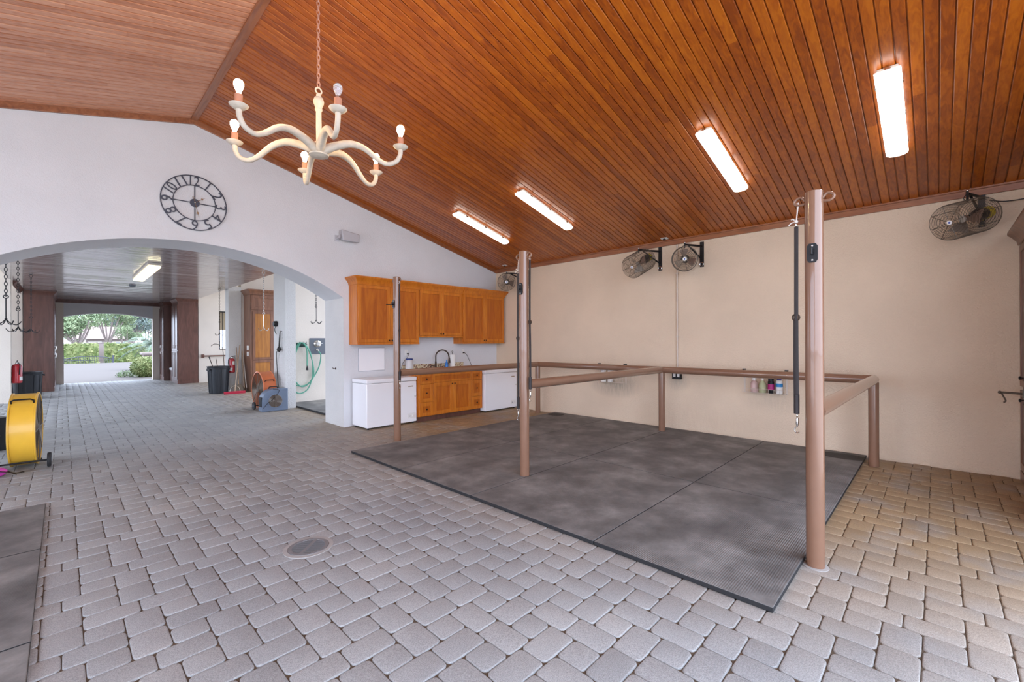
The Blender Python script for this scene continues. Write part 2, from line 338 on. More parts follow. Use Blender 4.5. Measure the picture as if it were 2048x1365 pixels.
# ------------------------------------------------------------------ floor of tumbled pavers
def make_floor():
    s = .3138; w = s/2; x0, y0 = .305, 3.275; vs = []; fs = []; mi = []; tint = []
    rnd = random.Random(3)
    def inside(x, y):
        return (-4.6 < x < 7.12 and -1.9 < y < 7.5) or (-2.4 < x < 5.6 and 7.4 < y < 23.25)
    def rrect(cx, cy, hx, hy, rc, k):
        pts = []
        for sx, sy, a0 in ((1,1,0),(-1,1,90),(-1,-1,180),(1,-1,270)):
            jit = rc*rnd.uniform(.75, 1.25)
            for i in range(k):
                a = R(a0 + 90*i/(k-1)); pts.append((cx + sx*(hx-jit) + jit*math.cos(a), cy + sy*(hy-jit) + jit*math.sin(a)))
        return pts
    def paver(cx, cy, lx, ly):
        if not inside(cx, cy): return
        far = cy > 11; k = 2 if far else 4; t = min(1, max(0, rnd.gauss(.5, .11))); dz = rnd.uniform(-.0008, .0008)
        a, b = rnd.uniform(-.006, .006), rnd.uniform(-.006, .006)
        g = .0009; rings = [(g, .026, -.014), (g+.001, .026, -.005), (g+.0032, .024, -.0012), (g+.008, .02, 0)]
        if far: rings = [(g, .02, -.01), (g+.006, .018, 0)]
        o = len(vs); n = 4*k
        for ins, rc, z in rings:
            st = rnd.getstate(); rnd.seed(int(cx*1000)*7919 + int(cy*1000))
            for px, py in rrect(cx, cy, lx/2-ins, ly/2-ins, rc, k): vs.append((px, py, z + dz + a*(px-cx)*.5 + b*(py-cy)*.5 - .0015))
            rnd.setstate(st)
        for i in range(len(rings)-1):
            for q in range(n):
                l = (q+1) % n; fs.append((o+i*n+q, o+i*n+l, o+(i+1)*n+l, o+(i+1)*n+q)); mi.append(0)
        fs.append(tuple(o+(len(rings)-1)*n+q for q in range(n))); mi.append(0)
        tint.extend([t]*(n*len(rings)))
    for i in range(-18, 26):
        for j in range(-20, 68):
            a, b = x0+i*s, y0+j*s
            if (i+j) % 2 == 0:
                paver(a-.75*w, b, 1.5*w, w); paver(a+.75*w, b, 1.5*w, w)
            else:
                paver(a, b-.75*w, w, 1.5*w); paver(a, b+.75*w, w, 1.5*w)
            paver(a+w, b+w, w, w)
    o = len(vs)
    for q in ((WL-.3,NY-.6,WX+.3,8.3),(-3.6,8.3,6.4,23.3)):
        k = len(vs); vs.extend([(q[0],q[1],-.009),(q[2],q[1],-.009),(q[2],q[3],-.009),(q[0],q[3],-.009)]); fs.append((k,k+1,k+2,k+3)); mi.append(1); tint.extend([.5]*4)
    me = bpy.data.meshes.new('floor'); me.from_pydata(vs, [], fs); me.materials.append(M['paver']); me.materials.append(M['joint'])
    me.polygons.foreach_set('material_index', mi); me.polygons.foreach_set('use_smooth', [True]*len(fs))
    at = me.attributes.new('tint', 'FLOAT', 'POINT'); at.data.foreach_set('value', tint)
    ob = bpy.data.objects.new('floor', me); link(ob); ob['kind'] = 'structure'
make_floor()

# ------------------------------------------------------------------ board ceilings
def board_ceiling(name, mat, y0, y1, xa, za, xb, zb, w, seed, tilt=.0009, slot=.0036, deep=.017):
    """tongue-and-groove boards running from (xa,za) to (xb,zb), laid side by side along y"""
    rnd = random.Random(seed); vs = []; fs = []; tint = []; L = math.hypot(xb-xa, zb-za); nb = int(round((y1-y0)/w)); w = (y1-y0)/nb
    nx, nz = -(zb-za)/L, (xb-xa)/L
    if nz < 0: nx, nz = -nx, -nz
    for i in range(nb):
        ya = y0+i*w; prof = [(0,deep),(slot,deep),(slot+.0004,.004),(slot+.0049,0),(w-slot-.0049,0),(w-slot-.0004,.004),(w-slot,deep),(w,deep)]; cuts = [0]; t = rnd.uniform(.4, 3)
        while t < L-.4: cuts.append(t); t += rnd.uniform(1.6, 3.6)
        cuts.append(L)
        for c0, c1 in zip(cuts, cuts[1:]):
            tv = rnd.random(); o = len(vs); tl = rnd.uniform(-1, 1)*tilt
            for c in (c0, c1):
                for py, pz in prof: q = pz+tl*(py/w-.5); vs.append((xa+(xb-xa)*c/L+nx*q, ya+py, za+(zb-za)*c/L+nz*q))
            for k in range(7): fs.append((o+k, o+k+1, o+9+k, o+8+k))
            tint.extend([tv]*16)
    me = bpy.data.meshes.new(name); me.from_pydata(vs, [], fs); me.materials.append(mat); me.update()
    at = me.attributes.new('tint', 'FLOAT', 'POINT'); at.data.foreach_set('value', tint)
    o = bpy.data.objects.new(name, me); link(o); o['kind'] = 'structure'; return o
board_ceiling('ceiling_right', M['boards'], NY-.05, WY+.02, RX, RZ, WX+.02, cz(WX+.02), .0855, 1)
board_ceiling('ceiling_left', M['pale_boards'], NY-.05, WY+.02, WL-.02, cz(WL-.02), RX, RZ, .0855, 2, slot=.0062, deep=.028)
board_ceiling('ceiling_hall', M['hall_boards'], 8.25, 22.97, -.95, HZ, 3.5, HZ, .0855, 3, .0022)
b = MB()
for x0, x1 in ((RX, WX+.35), (WL-.35, RX)):
    b.prism([(x0,NY-.4,cz(x0)+.03),(x1,NY-.4,cz(x1)+.03),(x1,NY-.4,cz(x1)+.15),(x0,NY-.4,cz(x0)+.15)], (0, WY-NY+.4+.7, 0))
struct(b, 'roof', M['roof'])
b = MB(); b.box(-.95,3.5,8.2,23.0,HZ+.03,HZ+.12); b.box(3.5,6.4,8.2,20.1,4.2,4.3); b.box(-3.7,-.95,8.2,20.1,4.2,4.3)
b.box(3.48,3.52,8.25,20,HZ+.02,4.25); b.box(-.97,-.93,8.25,20,HZ+.02,4.25)
struct(b, 'ceiling_alcoves', M['stucco_alcove'])

# ------------------------------------------------------------------ walls
def vault_wall(name, y0, y1, xs, zb, zt, m):
    """wall between y0 and y1 with lower edge zb(x) and upper edge zt(x)"""
    b = MB(); n = len(xs); vs = []
    for x in xs: vs += [(x,y0,zb(x)),(x,y0,zt(x)),(x,y1,zb(x)),(x,y1,zt(x))]
    fs = [(0,1,3,2)]
    for i in range(n-1):
        a, c = i*4, i*4+4; fs += [(a,c,c+1,a+1),(a+2,a+3,c+3,c+2),(a,a+2,c+2,c),(a+1,c+1,c+3,a+3)]
    e = (n-1)*4; fs.append((e,e+2,e+3,e+1)); b.add(vs, fs); return struct(b, name, m)
xs = [RX-AH+i*2*AH/48 for i in range(49)]
vault_wall('wall_far_arch', WY, 8.25, xs, lambda x: arch(x-RX), lambda x: cz(x)+.06, M['stucco_fine'])
b = MB()
for x0, x1 in ((RX+AH, WX+.3), (WL-.3, RX-AH)):
    b.prism([(x0,WY,-.02),(x1,WY,-.02),(x1,WY,cz(x1)+.06),(x0,WY,cz(x0)+.06)], (0,.77,0))
struct(b, 'wall_far', M['stucco_fine'])
b = MB(); b.box(WX, WX+.3, NY-.3, WY+.01, -.02, cz(WX)+.05); struct(b, 'wall_right', M['stucco'])
# unseen left and near bays, openings enlarged to bring in more daylight
b = MB(); b.box(WL-.3,WL,NY,-.7,-.02,3.25); b.box(WL-.3,WL,6.9,WY,-.02,3.25); b.box(WL-.3,WL,-.7,6.9,3.0,3.25); struct(b, 'wall_left', M['stucco'])
b = MB(); b.prism([(4.6,NY-.3,-.02),(WX,NY-.3,-.02),(WX,NY-.3,cz(WX)+.06),(4.6,NY-.3,cz(4.6)+.06)], (0,.3,0))
b.box(WL-.3,WL+.3,NY-.3,NY,-.02,3.25)
struct(b, 'wall_near', M['stucco'])
# hall piers, wash-stall and alcove walls
b = MB(); b.box(3.5,3.72,10.53,11.32,-.02,HZ+.2); struct(b, 'wall_pier_wash', M['stucco_rough'])
b = MB(); b.box(-1.14,-.92,10.53,11.32,-.02,HZ+.2); struct(b, 'wall_pier_left', M['stucco_rough'])
b = MB(); b.box(3.72,6.2,11.2,11.32,-.02,4.2); struct(b, 'wall_wash', M['stucco_alcove'])
b = MB(); b.box(3.55,3.9,15.62,16.0,-.02,HZ+.1); struct(b, 'wall_column', M['stucco_rough'], .01)
b = MB(); b.box(3.9,6.2,15.65,15.95,-.02,4.2); struct(b, 'wall_tack', M['stucco_alcove'])
b = MB(); b.box(-3.5,-.92,16.75,17.1,-.02,HZ+.15); struct(b, 'wall_pillar_left', M['stucco_alcove'])
b = MB(); b.box(-3.5,-.85,19.85,20.05,-.02,4.2); struct(b, 'wall_alcove_left', M['stucco_alcove'])
b = MB()                                             # alcove wall with the barred window hole
X0, X1, Z0, Z1 = 4.2, 5.3, 1.23, 2.71
b.box(3.545,X0,19.85,20.05,-.02,4.2); b.box(X1,6.2,19.85,20.05,-.02,4.2); b.box(X0,X1,19.85,20.05,-.02,Z0); b.box(X0,X1,19.85,20.05,Z1,4.2)
struct(b, 'wall_alcove_right', M['stucco_alcove'])
def open_wall(name, x0, x1, segs, ya, yb, z1=4.2):   # unseen outer walls, openings made wide to bring daylight into the hall
    b = MB(); y = ya
    for a, c, zl, zh in segs:
        b.box(x0,x1,y,a,-.02,z1); b.box(x0,x1,a,c,-.02,zl) if zl > 0 else None; b.box(x0,x1,a,c,zh,z1); y = c
    b.box(x0,x1,y,yb,-.02,z1); struct(b, name, M['stucco_alcove'])
open_wall('wall_outer_right', 6.2, 6.4, [(8.35,11.1,0,3.8),(11.5,15.5,0,3.8),(16.3,19.6,.5,3.8)], 8.25, 20.05)
open_wall('wall_outer_left', -3.7, -3.5, [(8.35,10.5,0,3.9),(11.4,16.6,0,3.9),(17.2,19.7,0,3.9)], 8.25, 20.05)
def rough_faces(o, test):
    o.data.materials.append(M['stucco_rough'])
    for pl in o.data.polygons:
        if test(pl.normal, pl.center): pl.material_index = 1
rough_faces(bpy.data.objects['wall_far'], lambda n, c: abs(n.x) > .9 and abs(c.x-RX) < AH+.1)
xs2 = [.02+i*2.54/24 for i in range(25)]
b = MB(); b.box(-.95,.02,22.95,23.3,-.02,HZ+.1); b.box(2.56,3.6,22.95,23.3,-.02,HZ+.1); struct(b, 'wall_exit', M['stucco_alcove'])
vault_wall('wall_exit_arch', 22.95, 23.3, xs2, lambda x: arch(x-1.29, 1.27, 2.475, .175), lambda x: HZ+.1, M['stucco_fine'])
b = MB(); b.box(-1.0,-.9,20.06,23.3,-.02,HZ+.1); struct(b, 'wall_hall_end_left', M['mahog'])
b = MB(); b.box(3.63,3.7,20.06,23.3,-.02,HZ+.1); struct(b, 'wall_hall_end_right', M['mahog'])
# trims
b = MB(); b.box(WX-.028, WX, NY, WY, cz(WX)-.075, cz(WX)+.01); b.box(WX-.05, WX, NY, WY, cz(WX)-.005, cz(WX)+.02); struct(b, 'trim_right_eave', M['trimwood'], .004)
for k, (xa, xb) in enumerate(((RX, WX), (WL, RX))):
    b = MB(); b.prism([(xa,WY-.028,cz(xa)-.075),(xb,WY-.028,cz(xb)-.075),(xb,WY-.028,cz(xb)+.01),(xa,WY-.028,cz(xa)+.01)], (0,.028,0)); struct(b, 'trim_gable_%d' % (k+1), M['trimwood'], .004)
b = MB(); b.prism([(RX-.04,NY,cz(RX+.04)-.016),(RX,NY,RZ-.02),(RX+.04,NY,cz(RX+.04)-.016),(RX+.04,NY,cz(RX+.04)+.01),(RX,NY,RZ+.03),(RX-.04,NY,cz(RX+.04)+.01)], (0,WY-NY,0)); struct(b, 'trim_ridge', M['trimwood'], .006)
def crown(b, pts, z0, z1, out, prof=None):
    """crown moulding along a polyline; out: left-hand offset"""
    prof = prof or [(0,0),(.12,.02),(.2,.28),(.62,.62),(.95,.8),(1,.86),(1,1),(0,1)]
    N = len(pts); P = [Vector(p).to_2d() for p in pts]; rows = []
    for i in range(N):
        def nrm(a, c): d = (c-a).normalized(); return Vector((-d.y, d.x))
        if i == 0: n = nrm(P[0],P[1]); k = 1
        elif i == N-1: n = nrm(P[-2],P[-1]); k = 1
        else:
            n1, n2 = nrm(P[i-1],P[i]), nrm(P[i],P[i+1]); n = (n1+n2).normalized(); k = 1/max(.3, n.dot(n1))
        rows.append([(P[i].x+n.x*k*out*u, P[i].y+n.y*k*out*u, z0+(z1-z0)*h) for u, h in prof])
    m = len(prof); vs = [p for r in rows for p in r]; fs = []
    for i in range(N-1):
        for j in range(m): fs.append((i*m+j, i*m+(j+1) % m, (i+1)*m+(j+1) % m, (i+1)*m+j))
    fs.append(tuple(range(m))); fs.append(tuple((N-1)*m+j for j in range(m))[::-1]); b.add(vs, fs)
b = MB(); crown(b, [(3.53,22.95),(-.95,22.95)], 2.99, HZ, .1); struct(b, 'trim_hall_exit', M['mahog'])
b = MB(); crown(b, [(-.9,19.8),(-.9,17.1)], 3.0, HZ, .08); struct(b, 'trim_hall_left', M['mahog'])

# ------------------------------------------------------------------ kitchen cabinets
def shaker(b, x0, x1, z0, z1, y, st=.06, t=.02, mi_f=0, mi_p=1, rec=.014):
    """frame-and-panel front in the xz plane, its face at y, facing -y"""
    b.box(x0,x0+st,y,y+t,z0,z1,mi_f); b.box(x1-st,x1,y,y+t,z0,z1,mi_f); b.box(x0+st,x1-st,y,y+t,z0,z0+st,mi_f); b.box(x0+st,x1-st,y,y+t,z1-st,z1,mi_f)
    b.box(x0+st,x1-st,y+rec,y+t,z0+st,z1-st,mi_p)
def knob(parent, x, y, z, m, s=1, d=-1):
    b = MB(); b.lathe([(.005*s,0),(.006*s,.012*s),(.014*s,.016*s),(.016*s,.022*s),(.012*s,.028*s),(.003*s,.03*s)], (x,y,z), (0,d,0), 14); return build(b, 'knob', m, parent)
def wall_cabinet(label, x0, x1, z0, z1, yf, left_end, right_end, cr=True):
    t = thing('wall_cabinet', label, 'cabinet', ((x0+x1)/2, 7.48, z0), 0, 'wall cabinets over the sink'); ox, oz = (x0+x1)/2, z0
    A, B, H, F = x0-ox, x1-ox, z1-z0, yf-7.48
    b = MB(); b.box(A,B,F+.022,-.002,0,H); b.box(A-.002,B+.002,F+.004,F+.04,0,.03); build(b, 'body', M['honey'], t, .002)
    mid = (A+B)/2
    for d0, d1, kx in ((A+.012, mid-.002, mid-.03), (mid+.002, B-.012, mid+.03)):
        b = MB(); shaker(b, d0, d1, .038, H-.045, F, .058); d = build(b, 'door', [M['honey'], M['honey_shaded']], t, .0025); knob(d, kx, F, .072, M['bronze'])
    b = MB(); e = .004
    pts = [(A,-.004),(A,F)] if left_end else [(A,F)]
    pts += [(B,F),(B,-.004)] if right_end else [(B,F)]
    crown(b, pts[::-1], H-.045, H+.095, .075); build(b, 'crown_moulding', M['honey'], t, 0)
wall_cabinet('left unit of the honey wood wall cabinets, over the white panel, half behind a post', 3.54, 4.792, 1.452, 2.545, 7.15, True, False)
wall_cabinet('short middle honey wood wall cabinet above the faucet', 4.796, 5.868, 1.585, 2.545, 7.165, False, False)
wall_cabinet('right unit of the honey wood wall cabinets, nearest the corner fan', 5.872, 7.1, 1.452, 2.545, 7.15, False, True)

t = thing('base_cabinet', 'honey wood sink base cabinet with drawers between two white freezers', 'cabinet', (5.37, 7.17, 0))
X0, X1, YF, ZT = 4.585-5.37, 6.155-5.37, 6.86-7.17, .9
b = MB(); b.box(X0,X1,YF+.022,.3,.1,ZT); build(b, 'body', M['honey'], t, .002)
b = MB(); b.box(X0,X1,YF+.075,.3,0,.1); build(b, 'toe_kick', M['mahog'], t)
xa, xb = 4.905-5.37, 5.845-5.37
for c0, c1 in ((X0+.012, xa-.004), (xb+.004, X1-.012)):
    for z0, z1 in ((.105,.36),(.366,.70),(.706,.885)):
        b = MB(); shaker(b, c0, c1, z0, z1, YF, .07 if z1-z0 > .2 else .05); d = build(b, 'drawer', [M['honey'], M['honey_shaded']], t, .0025); knob(d, (c0+c1)/2, YF+.009, (z0+z1)/2, M['bronze'])
mid = (xa+xb)/2
for c0, c1, kx in ((xa,mid-.002,mid-.03),(mid+.002,xb,mid+.03)):
    b = MB(); shaker(b, c0, c1, .105, .715, YF, .075); d = build(b, 'door', [M['honey'], M['honey_shaded']], t, .0025); knob(d, kx, YF, .675, M['bronze'])
b = MB(); shaker(b, xa, xb, .72, .885, YF, .04); build(b, 'false_front', [M['honey'], M['honey_shaded']], t, .0025)
t = thing('countertop', 'speckled beige granite worktop with low backsplash behind the taupe rail', 'countertop', (5.37, 7.17, .902))
b = MB(); b.box(X0-.02,X1+.015,-.335,.308,0,.035); build(b, 'worktop', M['granite'], t, .004)
b = MB(); b.box(4.6-5.37,6.13-5.37,.285,.308,.036,.145); build(b, 'backsplash', M['granite'], t, .003)

def freezer(loc, w, d, h, label):
    t = thing('chest_freezer', label, 'freezer', loc, 0, 'white chest freezers')
    b = MB(); b.box(-w/2,w/2,-d/2,d/2,.03,h-.075); build(b, 'body', M['white'], t, .012)
    b = MB(); b.box(-w/2-.004,w/2+.004,-d/2-.006,d/2,h-.07,h); build(b, 'lid', M['white'], t, .014)
    for x in (-w/2+.05, w/2-.05):
        for y in (-d/2+.05, d/2-.05):
            b = MB(); b.lathe([(.018,0),(.02,.03)], (x,y,0), n=12); build(b, 'foot', M['blackp'], t)
    b = MB(); b.obox((w/2-.13,-d/2-.001,h-.17),(.05,0,0),(0,.0015,0),(0,0,.009)); b.obox((w/2-.13,-d/2-.002,h-.17),(.035,0,0),(0,.0012,0),(0,0,.004)); build(b, 'name_badge', M['steel'], t)
    b = MB(); b.box(w/2-.19,w/2-.03,-d/2-.004,-d/2+.002,.1,.19); p = build(b, 'control_plate', M['whitemat'], t, .003)
    b = MB(); b.lathe([(.022,0),(.02,.01)], (w/2-.075,-d/2-.004,.145), (0,-1,0), 16); build(b, 'dial', M['whitemat'], p); b = MB(); b.box(w/2-.17,w/2-.13,-d/2-.006,-d/2-.003,.135,.147); build(b, 'indicator', M['greypanel'], p)
    b = MB(); b.ring((w/2-.035,-d/2-.002,h-.36),(0,1,0),.010,.003,14); build(b, 'lock', M['steel'], t)
    return t
freezer((4.072, 7.18, 0), .99, .53, .855, 'white chest freezer below the white panel, left of the wooden base cabinet')
freezer((6.655, 7.09, 0), .97, .58, .888, 'white chest freezer in the corner, right of the wooden base cabinet')

# wall panel, outlets, sink things
t = thing('electrical_panel', 'white metal electrical panel on the wall above the left freezer', 'electrical panel', (3.969, 7.48, .965))
b = MB(); b.box(-.262,.262,-.014,-.001,0,.43); build(b, 'frame', M['panelframe'], t, .003)
b = MB(); b.box(-.254,.254,-.022,-.0145,.008,.422); build(b, 'door', M['white'], t, .003)
def outlet(x, z, label):
    t = thing('wall_outlet', label, 'outlet', (x, 7.48, z-.06), 0, 'outlets over the worktop')
    b = MB(); b.box(-.036,.036,-.006,-.001,0,.115); build(b, 'cover_plate', M['whitemat'], t, .002)
    b = MB(); b.box(-.017,.017,-.009,-.0062,.065,.095); build(b, 'socket', M['offwhite'], t, .001)
outlet(4.7, 1.29, 'white wall outlet with black plug above the blue lidded jar'); outlet(6.13, 1.275, 'white wall outlet with black plug right of the paper towel roll')
def cord(name, pts, r, m, label, cat='cord', n=6):
    b = MB(); b.tube(pts, r, n); return tag(build(b, name, m), label, cat)
def bez(p, n=12):                                   # Catmull-Rom through points
    P = [Vector(q) for q in p]; P = [2*P[0]-P[1]] + P + [2*P[-1]-P[-2]]; out = []
    for i in range(1, len(P)-2):
        for k in range(n):
            t = k/n; a, c, d, e = P[i-1], P[i], P[i+1], P[i+2]
            out.append(.5*((2*c)+(-a+d)*t+(2*a-5*c+4*d-e)*t*t+(-a+3*c-3*d+e)*t**3))
    return out + [P[-2]]
for q, lab in (([(4.72,7.465,1.265),(4.72,7.43,1.262),(4.69,7.41,1.2),(4.6,7.42,1.1),(4.565,7.43,1.0),(4.56,7.455,.87)], 'black plug and cord drooping behind the left freezer'),
               ([(6.13,7.465,1.255),(6.14,7.43,1.25),(6.2,7.42,1.2),(6.32,7.43,1.0),(6.36,7.44,.93)], 'black plug and cord drooping behind the right freezer')):
    t = thing('power_cord', lab, 'cord', q[0], 0, 'power cords of the freezers'); o = Vector(q[0])
    b = MB(); b.tube([p-o for p in bez(q)], .0045, 6); build(b, 'cable', M['cord'], t)
    b = MB(); b.box(-.014,.014,-.04,-.0,-.012,.012); build(b, 'plug', M['cord'], t, .004)
CT = .9375
t = thing('storage_jar', 'frosted plastic jar with navy lid beside the left outlet', 'jar', (4.66, 7.3, CT))
b = MB(); b.lathe([(.07,0),(.078,.008),(.078,.1),(.07,.13),(.072,.19),(.06,.21)], n=24); build(b, 'body', M['jar'], t)
b = MB(); b.lathe([(.066,.211),(.068,.214),(.068,.236),(.06,.24)], n=24); build(b, 'lid', M['bluelid'], t)
t = thing('faucet', 'dark bronze gooseneck faucet at the sink', 'faucet', (5.3, 7.33, CT))
b = MB(); b.lathe([(.032,0),(.03,.012),(.021,.03),(.019,.1),(.018,.16)], n=18); build(b, 'base', M['bronze'], t)
pts = [(0,0,.16),(0,0,.26)] + [(.12-.12*math.cos(a), -.5*(.12-.12*math.cos(a)), .26+.13*math.sin(a)) for a in [PI*k/14 for k in range(1, 14)]] + [(.25,-.125,.22)]
b = MB(); b.tube(pts, .0135, 12); build(b, 'spout', M['bronze'], t)
b = MB(); b.lathe([(.014,0),(.02,-.03),(.024,-.09),(.02,-.1)], (.25,-.125,.225), n=16); build(b, 'spray_head', M['bronze'], t)
b = MB(); b.lathe([(.018,0),(.014,.02),(.009,.05)], (.12,.0,0), n=14); b.tube([(.12,0,.04),(.125,0,.12)], .006, 8); build(b, 'lever', M['bronze'], t)
b = MB(); b.lathe([(.02,0),(.016,.03),(.012,.06)], (-.12,0,0), n=14); b.tube(bez([(-.12,0,.05),(-.11,-.02,.08),(-.06,-.05,.075)],5), .007, 8); build(b, 'soap_dispenser', M['bronze'], t)
t = thing('soap_bottle', 'clear blue dish soap bottle beneath the faucet spout', 'bottle', (5.53, 7.27, CT))
b = MB(); b.lathe([(.034,0),(.038,.01),(.036,.07),(.03,.11),(.018,.14),(.014,.15)], n=18); build(b, 'body', M['bluep'], t)
b = MB(); b.lathe([(.013,.151),(.013,.175),(.006,.19)], n=12); build(b, 'cap', M['bluelabel'], t)
t = thing('paper_towel_holder', 'upright white paper towel roll on a stand right of the faucet', 'paper towels', (5.72, 7.32, CT))
b = MB(); b.lathe([(.075,0),(.075,.008),(.02,.012)], n=24); b.tube([(0,0,.01),(0,0,.335)], .006, 8); b.ring((0,0,.35),(0,1,0),.016,.004,16); build(b, 'stand', M['bronze'], t)
b = MB(); b.lathe([(.02,.014),(.06,.014),(.06,.29),(.02,.29)], n=28); build(b, 'roll', M['paper'], t)
t = thing('sponge_dish', 'small yellow sponge lying beside the faucet base', 'sponge', (5.425, 7.24, CT)); b = MB(); b.box(-.045,.045,-.03,.03,0,.012); build(b, 'dish', M['offwhite'], t, .004); b = MB(); b.box(-.035,.035,-.022,.022,.0125,.035); build(b, 'sponge', M['yellowlabel'], t, .005)

# ------------------------------------------------------------------ taupe pipe stall
PT = 2.485
t = thing('stall_frame', 'taupe steel pipe stall with three tall tie posts and low rails on black mats', 'stall rails', (5.1, 3.2, 0)); O = Vector((5.1,3.2,0))
def L3(*p): return Vector(p)-O
tall = [(3.48,.585),(3.53,3.25),(3.54,5.885)]
for i, (x, y) in enumerate(tall):
    z0 = 0 if i != 1 else .031
    b = MB(); b.lathe([(.053,z0),(.053,PT-.004),(.049,PT),(.049,PT-.01),(.01,PT-.01)], L3(x,y,0), n=36); p = build(b, 'tie_post', M['post'], t)
    if i == 0: b = MB(); b.lathe([(.075,-.004),(.075,.002),(.06,.004)], L3(x,y,0), n=28); build(b, 'foot_ring', M['gratecollar'], p)
    for s in (1, -1):
        b = MB(); c = [(0,.048,0),(0,.07,.024),(0,.09,.024),(0,.108,.008),(0,.108,-.008),(0,.09,-.024),(0,.07,-.024),(0,.048,-.02)]
        b.tube(bez([L3(x+q[0], y+s*q[1], PT-.05+q[2]) for q in c], 4), .009, 8); build(b, 'tie_ring', M['post'], p)
    zc = 2.07; b = MB()
    hp = [(-.056,-.03,-.045),(-.056,-.018,-.062),(-.056,.018,-.062),(-.056,.03,-.045),(-.056,.03,.045),(-.056,.018,.062),(-.056,-.018,.062),(-.056,-.03,.045)]
    b.prism([L3(x+q[0]-.004,y+q[1],zc+q[2]) for q in hp], (.008,0,0)); b.tube([L3(x-.06,y,zc),L3(x-.085,y,zc-.01)], .007, 8); b.tube([L3(x-.085,y,zc-.01),L3(x-.085,y,zc+.03)], .006, 8); build(b, 'latch_plate', M['black'], p)
    for d in (.047,-.047): b = MB(); b.lathe([(.007,0),(.005,.003)], L3(x-.06,y,zc+d), (-1,0,0), 10); build(b, 'screw', M['steel'], p)
CP = [(6.80,5.885),(6.80,3.22),(6.70,.545)]; RZc = 1.025
for i, (x, y) in enumerate(CP):
    b = MB(); b.lathe([(.052,.0 if i == 2 else .031),(.052,RZc-.03)], L3(x,y,0), n=30); build(b, 'corner_post', M['post'], t)
for i in range(3):
    a, c = tall[i], CP[2-i]; b = MB()
    b.tube([L3(a[0]+.045,a[1],RZc), L3(c[0]+.0,c[1],RZc)], .0535, 28); build(b, 'cross_rail', M['post'], t)
b = MB(); b.tube([L3(CP[0][0],CP[0][1],RZc),L3(CP[1][0],CP[1][1],RZc),L3(CP[2][0],CP[2][1],RZc)], .0535, 28)
for x, y in CP: b.ball(L3(x,y,RZc), .0535, 20, 12)
build(b, 'wall_rail', M['post'], t)
b = MB(); b.tube([L3(3.475,5.885,2.06),L3(3.36,5.885,2.055)], .006, 8); build(b, 'latch_pin', M['black'], t)

def cross_tie(x, y, zt, zb, label, string=False, m='leather'):
    t = thing('cross_tie', label, 'tie strap', (x, y, zb), 0, 'cross ties on the stall posts'); H = zt-zb
    zs = H-.16 if string else H-.06
    b = MB(); pts = [(0,0,.13),(.004,.003,zs*.35),(-.003,.002,zs*.6),(0,0,zs)]; b.tube(bez(pts,6), .013, 10, flat=(.32,1)); b.tube(bez([(0,.007,.13),(.006,.010,zs*.3),(0,.007,zs*.56)],6), .012, 8, flat=(.3,1)); build(b, 'strap', M[m], t)
    b = MB(); b.tube([(0,.003,.13),(0,.003,.26)], .017, 10); build(b, 'wrapped_grip', M['leather'], t)
    b = MB(); b.ring((0,.004,.56*zs),(1,0,0),.02,.006,18); b.box(-.006,.006,-.012,.012,.56*zs-.012,.56*zs+.012); build(b, 'buckle', M['bronze'], t)
    b = MB(); b.ring((0,0,.118),(0,1,0),.012,.004,14); b.lathe([(.004,.04),(.009,.06),(.008,.095),(.004,.105)], n=12); b.tube(bez([(0,0,.045),(0,.012,.03),(0,.014,.01),(0,.0,0),(0,-.012,.006)],5), .004, 8); build(b, 'snap_hook', M['steel'], t)
    b = MB()
    if string:
        b.tube([(.004,0,zs+.03),(.002,-.01,H)], .004, 6); b.tube([(-.004,0,zs+.03),(-.002,-.014,H)], .004, 6); b.ball((0,0,zs+.035),.012); b.tube(bez([(0,0,zs+.035),(.004,.03,zs+.03),(.0,.045,zs+.015)],4), .004, 6); b.tube(bez([(0,0,zs+.035),(0,.02,zs+.055),(0,.03,zs+.05)],4), .004, 6); build(b, 'twine', M['string'], t)
    b = MB(); b.ring((0,0,zs+.012),(0,1,0),.013,.004,14)
    if not string: b.lathe([(.004,zs+.02),(.009,zs+.03),(.008,zs+.05),(.003,zs+.06)], n=10)
    build(b, 'top_ring', M['steel'], t)
cross_tie(3.48, .585+.1, 2.43, .87, 'dark cross tie hung on white twine from the nearest post', True)
cross_tie(3.53, 3.25+.09, 2.41, .62, 'long dark cross tie on the far side of the middle post', True)
cross_tie(3.53, 3.25-.09, 2.44, .85, 'grey webbing cross tie on the near side of the middle post')
cross_tie(3.54, 5.885-.08, 2.43, .79, 'cross tie hanging from the far post in front of the wall cabinets')

# ------------------------------------------------------------------ rubber mats
def rmat(x0, x1, y0, y1, label, group, h=.03, z=0.0005):
    b = MB(); b.box(x0+.003,x1-.003,y0+.003,y1-.003,z,z+h); o = build(b, 'rubber_mat', [M['mat'], M['rubber']], None, .004)
    for pl in o.data.polygons: pl.material_index = 0 if pl.normal.z > .5 else 1
    return tag(o, label, 'mat', group)
G1 = 'stall floor mats'
rows = [(.648,1.815),(1.815,3.2),(3.2,4.465),(4.465,5.69)]
la = ['black rubber mat at the near corner of the stall, by the nearest tall post','black stall mat on the aisle side, second from the nearest post','black stall mat on the aisle side just beyond the middle post','black stall mat on the aisle side at the far post']
lb = ['black stall mat along the wall at the near corner post','black stall mat along the wall below the bottle shelf','black stall mat along the wall beyond the middle rail post','black stall mat in the far corner before the right freezer']
for (y0, y1), a, c in zip(rows, la, lb):
    rmat(2.71, 4.57, y0, y1, a, G1); rmat(4.57, 7.13, y0, y1, c, G1)
G2 = 'mats along the left edge of the aisle'
